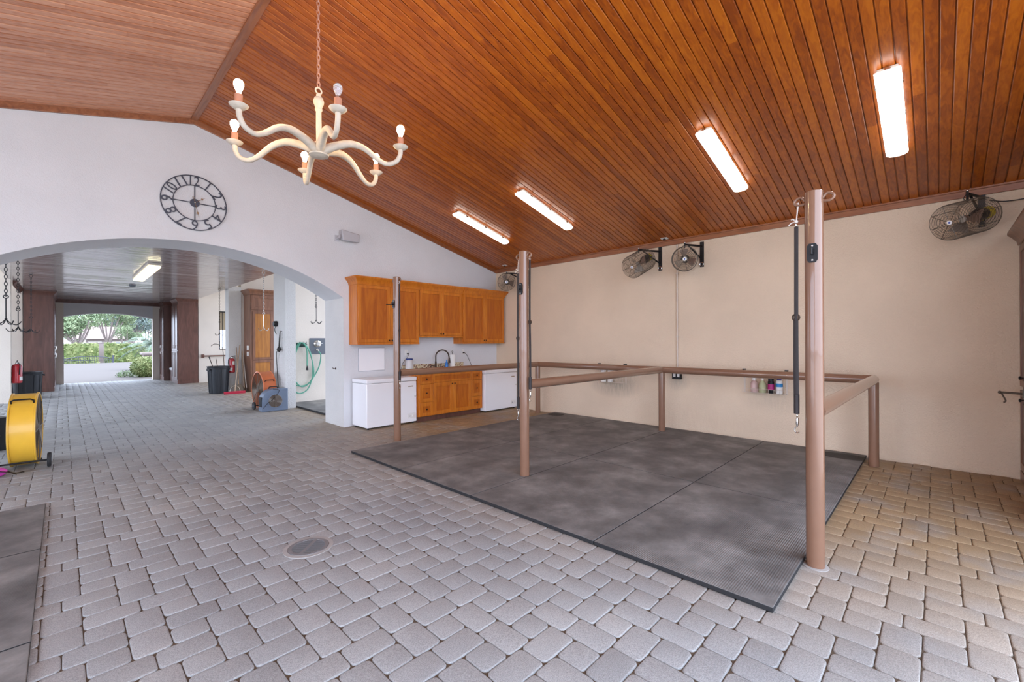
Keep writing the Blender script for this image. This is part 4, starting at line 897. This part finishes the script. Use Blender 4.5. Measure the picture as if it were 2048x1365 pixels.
# ------------------------------------------------------------------ wash stall things
t = thing('mixing_valve', 'chrome shower mixing valve on a slate panel in the wash stall', 'valve', (4.475, 11.2, 1.2))
b = MB(); b.box(-.2,.2,-.014,-.001,0,.4); build(b, 'back_plate', M['greypanel'], t, .003)
b = MB(); b.lathe([(.09,.0),(.088,.01),(.05,.03),(.045,.05)], (-.01,-.014,.26), (0,-1,0), 28); b.tube([(-.01,-.07,.26),(.09,-.075,.265)], .012, 8); b.lathe([(.03,.05),(.03,.07)], (-.01,-.014,.26), (0,-1,0), 18); build(b, 'dial', M['steel'], t)
b = MB(); b.lathe([(.032,0),(.03,.03)], (-.02,-.014,.11), (0,-1,0), 18); b.tube(bez([(-.02,-.04,.11),(-.02,-.07,.105),(.0,-.075,.08)],4), .014, 8); build(b, 'outlet', M['steel'], t)
t = thing('hose_hanger', 'dark green metal hose hanger on the wash stall wall', 'hanger', (4.1, 11.2, 1.38)); b = MB(); b.box(-.14,.09,-.012,-.001,0,.11); b.box(-.12,.08,-.13,-.012,.05,.07); [b.tube([(x,-.12,.06),(x,-.13,.13)], .007, 6) for x in (-.1,-.02,.06)]; build(b, 'bracket', simple('dark_green_metal', (.03,.07,.055), .5), t, .003)
hp = [(4.475,11.12,1.27),(4.53,11.13,1.15),(4.46,11.14,.82),(4.2,11.14,.46),(3.9,11.14,.5),(3.85,11.14,.95),(4.0,11.12,1.42),(4.12,11.1,1.46),(4.28,11.12,1.2),(4.33,11.14,.7),(4.2,11.14,.33),(3.95,11.14,.28),(3.82,11.14,.7),(3.95,11.1,1.4),(4.09,11.09,1.465),(4.25,11.11,1.25),(4.36,11.14,.8),(4.3,11.13,.55),(4.05,11.13,.42),(3.83,11.12,.8),(3.98,11.08,1.42),(4.1,11.075,1.46),(4.17,11.08,1.3),(4.18,11.09,.92)]
t = thing('hanging_hose', 'coiled green hose hanging in the wash stall', 'hose', hp[0]); o = Vector(hp[0]); b = MB(); b.tube([p-o for p in bez(hp, 8)], .0145, 8); build(b, 'tube', M['green'], t)
b = MB(); e = Vector(hp[-1])-o; b.lathe([(.012,.0),(.016,-.04),(.026,-.07),(.026,-.1),(.015,-.11)], e, (0,0,1), 14); build(b, 'nozzle', M['black'], t)
t = thing('wall_vent', 'small slate panel low on the wash stall wall beside the jamb', 'panel', (4.87, 11.2, .62)); b = MB(); b.box(-.13,.13,-.012,-.001,0,.5); [b.box(-.11,.11,-.016,-.012,.05+.07*k,.075+.07*k) for k in range(6)]; build(b, 'plate', M['greypanel'], t, .002)
# charger and cords on the pier
t = thing('wall_charger', 'black round charger plugged high on the grey pier', 'charger', (3.5, 11.05, 1.93)); b = MB(); b.box(-.012,-.001,-.05,.05,-.06,.06); build(b, 'outlet_plate', M['offwhite'], t, .002); b = MB(); b.lathe([(.065,.012),(.07,.03),(.06,.09)], (0,0,0), (-1,0,0), 18); b.tube(bez([(-.05,0,-.06),(-.06,0,-.15),(-.03,0,-.24)],5), .008, 6); build(b, 'body', M['black'], t)
t = thing('wall_cable', 'black cord hanging from a hook on the grey pier down to the floor fans', 'cord', (3.5, 10.75, 1.75)); b = MB(); b.tube(bez([(-.001,0,0),(-.04,0,-.01),(-.05,.03,-.15),(-.04,.12,-.42),(-.05,.22,-.5),(-.03,.24,-.9),(-.03,.2,-1.15),(-.06,.05,-1.3),(-.07,-.02,-1.5),(-.1,-.1,-1.66)],8), .008, 6); b.tube(bez([(-.04,0,-.01),(-.05,-.01,-.2),(-.05,.02,-.36)],6), .008, 6); b.lathe([(.01,0),(.05,.04),(.05,.07),(.02,.12)], (-.06,.02,-.47), (0,0,1), 10); build(b, 'cable', M['cord'], t)

# ------------------------------------------------------------------ drum fans and blowers
def drum_fan(label, loc, rz, r, w, m, flip=1):
    """drum axis along local x, standing on a tubular base with two wheels at -y"""
    t = thing('drum_fan', label, 'fan', loc, rz); zc = r+.022
    b = MB(); n = 56
    prof = [(r-.012,-w/2),(r,-w/2),(r+.012,-w/2+.004),(r+.012,-w/2+.016),(r,-w/2+.022),(r,w/2-.022),(r+.012,w/2-.016),(r+.012,w/2-.004),(r,w/2),(r-.012,w/2),(r-.012,-w/2)]
    b.lathe(prof, (0,0,zc), (1,0,0), n, cap=False); build(b, 'drum', m, t)
    for s in (-1, 1):
        b = MB(); 
        for k in range(1, 26): b.tube([(s*(w/2-.008),r*k/26*math.cos(2*PI*q/40),zc+r*k/26*math.sin(2*PI*q/40)) for q in range(40)], .0022, 4, closed=True)
        for q in range(8): b.tube([(s*(w/2-.004),.05*math.cos(PI/4*q),zc+.05*math.sin(PI/4*q)),(s*(w/2-.004),r*.97*math.cos(PI/4*q),zc+r*.97*math.sin(PI/4*q))], .004, 5)
        b.lathe([(.07,0),(.07,.004)], (s*(w/2-.006),0,zc), (s,0,0), 18); build(b, 'grille', M['galv'], t)
    b = MB()
    for q in range(4):
        a0 = PI/2*q+.4; vs = []
        for d, x in ((-.45,-.05),(.45,.05)):
            for rad in (.07, r*.55, r*.93): vs.append((x, rad*math.cos(a0+d*(.7 if rad > .1 else 1)), zc+rad*math.sin(a0+d*(.7 if rad > .1 else 1))))
        b.add(vs+[(x+.004,y,z) for x, y, z in vs], [(0,1,4,3),(1,2,5,4),(6,9,10,7),(7,10,11,8),(0,3,9,6),(2,8,11,5)])
    b.lathe([(.06,-.06),(.06,.06)], (0,0,zc), (1,0,0), 18); build(b, 'blades', M['blade'], t)
    b = MB(); h = [( -.09,.0),(-.09,.035),(-.065,.055),(.065,.055),(.09,.035),(.09,0)]; ang = R(128 if flip > 0 else 150); c, s_ = math.cos(ang), math.sin(ang)
    b.tube([(x, (r+.004+q)*c, zc+(r+.004+q)*s_) for x, q in h], .009, 8); build(b, 'handle', M['black'], t)
    b = MB(); [b.tube([(x,-r*.62,.085),(x,r*.62,.03)], .012, 8) for x in (-w/2+.03, w/2-.03)]; b.tube([(-w/2-.14,-r*.6,.085),(w/2+.1,-r*.6,.085)], .011, 8); b.tube([(-w/2,r*.62,.012),(w/2,r*.62,.012)], .012, 8); build(b, 'base', M['black'], t)
    for x in (-w/2-.145, w/2+.1):
        b = MB(); b.lathe([(.03,-.016),(.082,-.016),(.086,-.008),(.086,.008),(.082,.016),(.03,.016)], (x,-r*.6,.0865), (1,0,0), 26); b.lathe([(.028,-.02),(.028,.02)], (x,-r*.6,.0865), (1,0,0), 16, mi=1); build(b, 'wheel', [M['rubber'], M['greypanel']], t)
    return t
drum_fan('yellow drum fan with black handle standing at the left edge', (-.32, 8.03, 0), R(-3), .43, .23, M['yellow'])
drum_fan('orange drum fan standing behind the grey blower', (3.235, 11.16, 0), R(2), .40, .27, M['orange'], -1)
def blower(label, loc, rz, m, s=1):
    """snail shaped floor blower, intake facing -y"""
    t = thing('floor_blower', label, 'blower', loc, rz); w, d, h = .5*s, .25*s, .46*s; r = .235*s
    pts = [(w/2,0),(w/2,h),(-w/2+r+.02,h)] + [(-w/2+r+.0+r*math.cos(a)*1.0, h-r+r*math.sin(a)) for a in [PI/2+PI/2*k/10 for k in range(1, 11)]] + [(-w/2,0)]
    b = MB(); b.prism([(x,-d/2,z) for x, z in pts], (0,d,0)); build(b, 'housing', m, t, .012)
    b = MB(); c = (.0,-d/2,h*.46); R0 = .135*s
    b.lathe([(R0,0),(R0+.02,.004),(R0+.02,.014),(R0,.014)], c, (0,-1,0), 32, cap=False); build(b, 'intake_rim', m, t)
    b = MB(); b.lathe([(R0-.001,.001),(R0-.001,.008)], c, (0,-1,0), 32); build(b, 'intake', M['intake'], t)
    b = MB()
    for k in range(2, 9): b.ring((c[0],c[1]-.017,c[2]),(0,1,0),R0*k/8.5,.002,28,4)
    for q in range(4): a = PI/2*q; b.tube([(c[0],c[1]-.02,c[2]),(c[0]+(R0+.012)*math.cos(a),c[1]-.02,c[2]+(R0+.012)*math.sin(a))], .005, 6)
    build(b, 'intake_grille', M['steel'], t)
    b = MB(); b.tube(bez([(-.09*s,0,h),(-.07*s,0,h+.04),(.06*s,0,h+.04),(.09*s,0,h)],5), .011, 8); build(b, 'handle', M['black'], t)
    b = MB(); b.box(-w/2-.01,-w/2+.005,-d/2+.03,d/2-.03,.1*s,.3*s); build(b, 'outlet_mouth', M['black'], t, .004)
    b = MB(); b.tube(bez([(-.05*s,-d/2-.005,h+.005),(.07*s,-d/2-.012,h*.93),(-.02*s,-d/2-.016,h*.62),(-.16*s,-d/2-.016,h*.36),(-w/2+.02,-d/2-.012,.08)],8), .006, 6); build(b, 'cord', M['cord'], t)
    return t
blower('blue grey snail shaped floor blower at the foot of the grey pier', (3.235, 10.5, 0), R(0), M['greyblue'], 1.04)
blower('black and grey floor blower at the left edge behind the yellow fan', (-.80, 9.45, 0), R(20), M['blackp'], 1.0)
t = thing('pink_strap_bag', 'magenta nylon bag with black straps on the floor at the left edge', 'bag', (-.64, 7.56, 0)); b = MB(); b.ball((0,0,.06),.06, 16, 10, (3,1.6,1)); b.ball((.12,.02,.05),.05, 14, 8, (1.6,1.2,1)); build(b, 'pouch', M['pink'], t)
b = MB(); b.tube(bez([(-.12,-.05,.115),(.05,-.08,.1),(.2,-.05,.05),(.27,-.06,.012)],6), .012, 8, flat=(.4,1)); b.tube(bez([(-.1,.04,.12),(.1,.03,.11),(.24,.02,.02),(.32,.05,.012)],6), .012, 8, flat=(.4,1)); build(b, 'strap', M['black'], t)

# ------------------------------------------------------------------ bins, extinguishers, brooms
def bin_(label, loc, rt, rb, h, rz=0):
    t = thing('trash_can', label, 'trash can', loc, rz, 'black trash cans')
    b = MB(); b.lathe([(rb*.95,0),(rb,.01),(rt-.02,h-.07),(rt,h-.06),(rt,h-.045),(rt-.01,h-.04),(rt-.005,h-.005),(rt+.012,h-.003),(rt+.012,h),(rt-.016,h),(rt-.03,h-.05),(rb-.02,.02),(.01,.015)], n=36); build(b, 'bucket', M['blackp'], t)
    for s in (-1, 1): b = MB(); b.box(s*rt-.025,s*rt+.03,-.06,.06,h-.09,h-.07); b.box(s*(rt+.025)-.008,s*(rt+.025)+.008,-.06,.06,h-.12,h-.07); build(b, 'handle', M['blackp'], t, .005)
    b = MB(); [b.tube([((rb+.0055)*math.cos(a),(rb+.0055)*math.sin(a),.03),((rt-.015)*math.cos(a),(rt-.015)*math.sin(a),h-.09)], .006, 6) for a in [PI/6*k+.2 for k in range(12)]]; build(b, 'ribs', M['blackp'], t)
    return t
bin_('black trash can with tools in it in front of the white column', (3.22, 15.3, 0), .29, .235, .8, R(25)); bin_('black trash can behind the left red fire extinguisher', (-.70, 17.75, 0), .32, .27, .72, R(20))
t = thing('yard_tool', 'thin dark stick leaning in the right trash can', 'tool', (3.2, 15.3, .2), 0, 'sticks in the trash can'); b = MB(); b.tube([(.1,0,-.13),(-.22,-.05,.87)], .011, 8); build(b, 'shaft', M['bronze'], t); b = MB(); b.tube([(-.2,-.05,.81),(-.225,-.05,.885)], .015, 8); build(b, 'grip', M['black'], t)
t = thing('yard_tool', 'curved dark cane arching out of the right trash can', 'tool', (3.34, 15.3, .2), 0, 'sticks in the trash can'); b = MB(); b.tube(bez([(.0,0,-.13),(.02,-.02,.4),(.0,0,1.0),(-.06,.02,1.2),(-.2,.02,1.26),(-.3,.02,1.2)],6), .008, 8); build(b, 'shaft', M['bronze'], t)
t = thing('yard_tool', 'short dark stick lying across the right trash can rim', 'tool', (3.27, 15.27, .2), 0, 'sticks in the trash can'); b = MB(); b.tube([(.05,0,-.13),(-.1,.1,.82)], .009, 8); build(b, 'shaft', M['bronze'], t)
def extinguisher(label, loc, s, rz):
    t = thing('fire_extinguisher', label, 'fire extinguisher', loc, rz, 'red fire extinguishers')
    b = MB(); b.lathe([(.07*s,0),(.085*s,.012*s),(.085*s,.38*s),(.07*s,.42*s),(.03*s,.44*s)], n=26); build(b, 'cylinder', M['red'], t)
    b = MB(); b.lathe([(.026*s,.441*s),(.026*s,.475*s),(.018*s,.48*s)], n=16); b.ball((.035*s,-.02*s,.462*s),.016*s); build(b, 'valve', M['steel'], t)
    b = MB(); b.tube([(-.02*s,0,.48*s),(.03*s,0,.5*s),(.10*s,0,.515*s)], .009*s, 6); b.tube([(-.02*s,0,.475*s),(.09*s,0,.475*s)], .008*s, 6); build(b, 'lever', M['black'], t)
    b = MB(); b.tube(bez([(-.03*s,-.02*s,.46*s),(-.09*s,-.05*s,.42*s),(-.1*s,-.045*s,.3*s),(-.085*s,-.04*s,.2*s)],6), .011*s, 8); build(b, 'hose', M['black'], t)
    b = MB(); vs = [(.0862*s*math.cos(R(a)), .0862*s*math.sin(R(a)), z*s) for z in (.06,.15) for a in range(-150, -89, 10)]; n = 7
    b.add(vs, [(k,k+1,n+k+1,n+k) for k in range(n-1)]); build(b, 'label_band', M['gauge'], t)
    b = MB(); vs = [(.0862*s*math.cos(R(a)), .0862*s*math.sin(R(a)), z*s) for z in (.24,.35) for a in range(-90, -39, 10)]; n = 6
    b.add(vs, [(k,k+1,n+k+1,n+k) for k in range(n-1)]); build(b, 'label_band', M['gauge'], t)
    b = MB(); b.box(-.02*s,.02*s,.07*s,.12*s,.25*s,.45*s); build(b, 'wall_bracket', M['steel'], t)
    return t
extinguisher('red fire extinguisher on the white column above the right trash can', (3.6, 15.47, .58), 1.0, 0)
extinguisher('red fire extinguisher on the left pillar in front of a trash can', (-.825, 16.95, .48), 1.12, R(90))
t = thing('push_broom', 'red push broom standing against the white column', 'broom', (3.50, 14.72, 0))
b = MB(); b.obox((0,0,.05),(.27,-.0,0),(0,.035,0),(0,0,.025)); build(b, 'head', M['redplastic'], t, .008); b = MB(); b.obox((0,0,.013),(.265,0,0),(0,.03,0),(0,0,.0125)); build(b, 'bristles', M['redplastic'], t)
b = MB(); b.tube([(0,0,.07),(.33,.80,1.42)], .013, 10); build(b, 'handle', M['handle'], t); b = MB(); b.tube(bez([(-.13,0,.06),(-.07,.04,.2),(.03,.06,.23),(.11,.04,.18),(.14,0,.06)],5), .007, 6); build(b, 'brace', M['steel'], t)
for i, (x, dx, lab, mm) in enumerate(((3.70,.05,'brown handled shovel leaning beside the red push broom','handle'),(3.84,.07,'pale handled rake leaning between column and tack cabinet','handle'),(3.9,.03,'pale pole leaning nearest the tack cabinet','string'))):
    t = thing('yard_tool', lab, 'tool', (x, 15.1, 0), 0, 'tools leaning by the tack cabinet')
    b = MB(); b.tube([(0,0,.12),(dx,.49,1.35-.12*i)], .014, 8); build(b, 'handle', M[mm], t)
    b = MB()
    if i == 0: b.prism([(-.1,-.03,.003),(.1,-.03,.003),(.11,.0,.16),(.03,.02,.24),(-.03,.02,.24),(-.11,.0,.16)], (0,.006,0))
    else: b.box(-.05,.05,-.015,.015,.003,.03); b.tube([(0,0,.02),(0,0,.14)], .01, 8)
    build(b, 'head', M['galv'], t)

# ------------------------------------------------------------------ outdoors beyond the exit
b = MB(); b.box(-90,90,-70,120,-.75,-.70); struct(b, 'ground', M['ground'])
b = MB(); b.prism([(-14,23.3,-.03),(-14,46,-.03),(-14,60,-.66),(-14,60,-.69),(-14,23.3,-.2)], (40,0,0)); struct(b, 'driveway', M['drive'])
b = MB(); b.box(-30,WL-.3,-40,40,-.69,-.03); b.box(WL-.3,30,-40,NY-.62,-.69,-.03); b.box(7.5,30,NY-.62,23.3,-.69,-.03); b.box(-4.9,-3.7,8.25,23.3,-.69,-.03); struct(b, 'bounce_terrace', M['bounce_terrace'])  # unseen pale paving added to bounce daylight onto ceiling and walls
def leaves(b, c, rad, n, size, rnd, sc=(1,1,1), shell=.55):
    for _ in range(n):
        v = Vector((rnd.gauss(0,1), rnd.gauss(0,1), rnd.gauss(0,1))).normalized(); p = Vector(c) + Vector((v.x*sc[0], v.y*sc[1], v.z*sc[2]))*rad*(shell+(1-shell)*rnd.random())
        u = Vector((rnd.gauss(0,1), rnd.gauss(0,1), rnd.gauss(0,1))).normalized(); w = u.cross(v).normalized() if abs(u.dot(v)) < .99 else Vector((1,0,0)); s = size*rnd.uniform(.6, 1.3)
        b.add([p-u*s, p+w*s*.5, p+u*s, p-w*s*.5], [(0,1,2,3)])
def tree(name, x, y, zc, r, label, m, seed, trunk=.2, blobs=9, spread=1.0):
    rnd = random.Random(seed); t = thing(name, label, 'tree', (x, y, -.7), 0, 'trees beyond the driveway'); b = MB(); bt = MB()
    bt.tube(bez([(0,0,0),(.1,0,zc*.3),(-.1,.1,zc*.6)],4), [trunk*(1-.05*i) for i in range(9)], 8)
    for k in range(blobs):
        c = Vector((rnd.uniform(-1,1)*r*spread, rnd.uniform(-1,1)*r*.7, zc+.7+rnd.uniform(-.35,.6)*r)); leaves(b, c, r*.5, 420, r*.06, rnd)
        bt.tube(bez([(0,0,zc*.45),(c.x*.4,c.y*.4,zc*.75),c],3), trunk*.4, 6)
    build(b, 'crown', m, t, 0, 0); build(bt, 'trunk', M['bark'], t)
tree('shade_tree', 1.0, 62, 3.6, 1.9, 'broad green tree with forked trunk above the left of the hedge', M['leaf'], 1, .22, 10)
tree('shade_tree', 3.5, 67, 4.5, 1.9, 'pale green tree crown over the middle of the exit view', M['leaf'], 2, .16, 9)
tree('shade_tree', 6.3, 76, 4.4, 2.0, 'dark bluish tree right of the pink house', M['leafdark'], 3, .2, 9)
tree('shade_tree', 4.55, 60, 2.3, 1.0, 'small green tree right of the house behind the hedge', M['leaf'], 4, .1, 7)
tree('shade_tree', -1.6, 72, 4.2, 2.0, 'far left green tree half hidden by the exit jamb', M['leaf'], 5, .2, 8)
for k, (x, y) in enumerate(((-3.5,97),(1.5,110),(6.8,97),(11.5,111))):
    tree('shade_tree', x, y, 4.2, 3.2, ['hazy distant tree at the far left of the exit view','hazy distant tree behind the forked green tree','hazy distant tree behind the pink house','hazy distant tree behind the palm'][k], M['leaf'], 30+k, .25, 12)
def hedge(x0, x1, y, z1, label, seed):
    rnd = random.Random(seed); b = MB(); n = int((x1-x0)*260)
    for _ in range(n):
        p = Vector((rnd.uniform(x0,x1), y+rnd.uniform(-.7,.7), rnd.uniform(-.7,z1))); s = rnd.uniform(.07,.15)
        if rnd.random() < .6: p.y = y-.7+rnd.uniform(0,.15)
        u = Vector((rnd.gauss(0,1),rnd.gauss(0,1),rnd.gauss(0,1))).normalized(); w = u.orthogonal().normalized(); b.add([p-u*s, p+w*s*.6, p+u*s, p-w*s*.6], [(0,1,2,3)])
    t = thing('hedge', label, 'hedge', ((x0+x1)/2, y, -.7), 0, 'hedges along the far road'); o = Vector(((x0+x1)/2, y, -.7)); b.v = [tuple(Vector(p)-o) for p in b.v]; build(b, 'foliage', M['leafhedge'], t, 0, 0)
    b = MB(); b.box(x0-o.x,x1-o.x,-.55,.55,.0,z1+.6); build(b, 'branches', M['leafhedge'], t)
hedge(-1.5, 2.25, 55, 1.55, 'clipped green hedge left of the pale gap seen through the exit', 11); hedge(2.7, 7.5, 56, 1.55, 'clipped green hedge right of the pale gap seen through the exit', 12)
t = thing('garden_wall', 'pale low wall in the gap between the hedges', 'wall', (2.5, 58, -.7)); b = MB(); b.box(-1,1,-.1,.1,0,2.2); build(b, 'panel', M['housewall'], t); b = MB(); b.box(-1.05,1.05,-.14,.14,2.2,2.28); build(b, 'cap', M['housewall'], t)
t = thing('iron_gate', 'black iron driveway gate with arched top before the hedge', 'gate', (1.45, 49, -.7))
b = MB(); top = lambda x: .9+.25*max(0, math.cos(x/1.5*PI/2)); N = 22
b.tube([(-1.4+2.8*k/20,0,top(-1.4+2.8*k/20)) for k in range(21)], .03, 6); b.tube([(-1.4,0,.15),(1.4,0,.15)], .03, 6); b.tube([(-1.4,0,.82),(1.4,0,.82)], .022, 6)
for k in range(N): x = -1.35+2.7*k/(N-1); b.tube([(x,0,.15),(x,0,top(x))], .012, 5)
build(b, 'bars', M['ironblue'], t); 
for x in (-1.45, 1.45): b = MB(); b.box(x-.06,x+.06,-.06,.06,0,1.2); build(b, 'gate_post', M['ironblue'], t)
t = thing('house', 'low pink tiled roof house behind the hedge', 'house', (4.7, 84, -.7)); b = MB(); b.box(-2.4,2.4,0,6,0,2.9); build(b, 'walls', M['housewall'], t)
b = MB(); b.add([(-4,-.6,2.8),(2.8,-.6,2.8),(2.8,6.6,2.8),(-4,6.6,2.8),(-2.2,3,4.6),(1.0,3,4.6)], [(0,1,5,4),(1,2,5),(2,3,4,5),(3,0,4),(0,3,2,1)]); build(b, 'roof', M['houseroof'], t)
for x in (-1.6, .9): b = MB(); b.box(x-.7,x+.7,-.04,.02,1.2,2.4); w = build(b, 'window', M['whitemat'], t); b = MB(); b.box(x-.6,x+.6,-.05,-.041,1.3,2.3); build(b, 'pane', M['greyblue'], w)
rnd = random.Random(9); t = thing('round_shrub', 'clipped round green shrub just outside the exit at right', 'shrub', (2.62, 25.6, -.05)); b = MB(); leaves(b, (0,0,.45), .52, 2600, .045, rnd, (1.1,1,.95), .85); build(b, 'foliage', M['leafhedge'], t, 0, 0); b = MB(); b.ball((0,0,.45), .44, 16, 10, (1.1,1,1)); build(b, 'core', M['leafhedge'], t)
rnd = random.Random(10); b = MB(); leaves(b, (0,0,.1), .3, 700, .035, rnd, (1.2,1,.8), .6); t = thing('low_shrub', 'low leafy shrub spilling onto the drive left of the round shrub', 'shrub', (1.98, 26.2, -.05)); build(b, 'foliage', M['leaf'], t, 0, 0)
t = thing('gate_pillar', 'pale masonry pillar with flat cap behind the round shrub', 'pillar', (3.15, 28.5, -.05)); b = MB(); b.box(-.36,.5,-.36,.36,0,.95); build(b, 'shaft', M['housewall'], t, .01); b = MB(); b.box(-.44,.58,-.44,.44,.951,1.08); build(b, 'cap', M['housewall'], t, .02)
rnd = random.Random(12); t = thing('feathery_palm', 'pale green feathery palm at the right of the exit view', 'palm', (3.75, 33, -.1)); b = MB(); bt = MB(); bt.tube([(0,0,0),(.05,0,1.0),(0,0,1.5)], .12, 8); build(bt, 'trunk', M['bark'], t)
for k in range(46):
    az = rnd.uniform(0, 2*PI); L = rnd.uniform(1.3, 2.0); el = rnd.uniform(.1, 1.35); u = Vector((math.cos(az), math.sin(az), 0)); pts = [Vector((0,0,1.4)) + u*L*q*math.cos(el) + Vector((0,0,L*q*math.sin(el) - .9*q*q*L*.6)) for q in (0,.2,.4,.6,.8,1)]
    b.tube(pts, .012, 4)
    for q in range(5):
        for j in range(5):
            p = pts[q].lerp(pts[q+1], j/5); d = (pts[q+1]-pts[q]).normalized(); s = d.cross(Vector((0,0,1))).normalized()
            for sg in (-1, 1): e = p + s*sg*.26 + d*.16 - Vector((0,0,.10)); b.add([p-d*.012, p+d*.012, e], [(0,1,2)])
build(b, 'fronds', M['palmleaf'], t, 0, 0)

# ------------------------------------------------------------------ light: open sky through the bays, lamps
w = bpy.data.worlds.new('sky'); S.world = w; w.use_nodes = True; nt = w.node_tree; bg = nt.nodes['Background']
bg.inputs['Color'].default_value = (.76,.865,1.08,1); bg.inputs['Strength'].default_value = 5.0
sun = bpy.data.lights.new('sun', 'SUN'); sun.energy = 2.0; sun.angle = R(8); sun.color = (1,.96,.9); so = bpy.data.objects.new('sun', sun); link(so); so.rotation_euler = (0, R(30), R(-12))

# ------------------------------------------------------------------ camera
f, yaw, pitch, roll = 874.195, .798950, .000615, .004450
F = Vector((math.sin(yaw), math.cos(yaw), 0)); Rt = Vector((math.cos(yaw), -math.sin(yaw), 0)); Z = Vector((0,0,1))
fw = F*math.cos(pitch) + Z*math.sin(pitch); U = -F*math.sin(pitch) + Z*math.cos(pitch)
rc = Rt*math.cos(roll) - U*math.sin(roll); uc = Rt*math.sin(roll) + U*math.cos(roll)
cam = bpy.data.cameras.new('camera'); co = bpy.data.objects.new('camera', cam); link(co); S.camera = co
cam.sensor_fit = 'HORIZONTAL'; cam.sensor_width = 36; cam.lens = f/2048*36; cam.clip_start = .05; cam.clip_end = 400
co.matrix_world = Matrix(((rc.x,uc.x,-fw.x,0),(rc.y,uc.y,-fw.y,0),(rc.z,uc.z,-fw.z,1.5),(0,0,0,1)))
vs = S.view_settings; vs.view_transform = 'Standard'; vs.look = 'None'; vs.gamma = 1; vs.use_curve_mapping = False; vs.exposure = 0.2
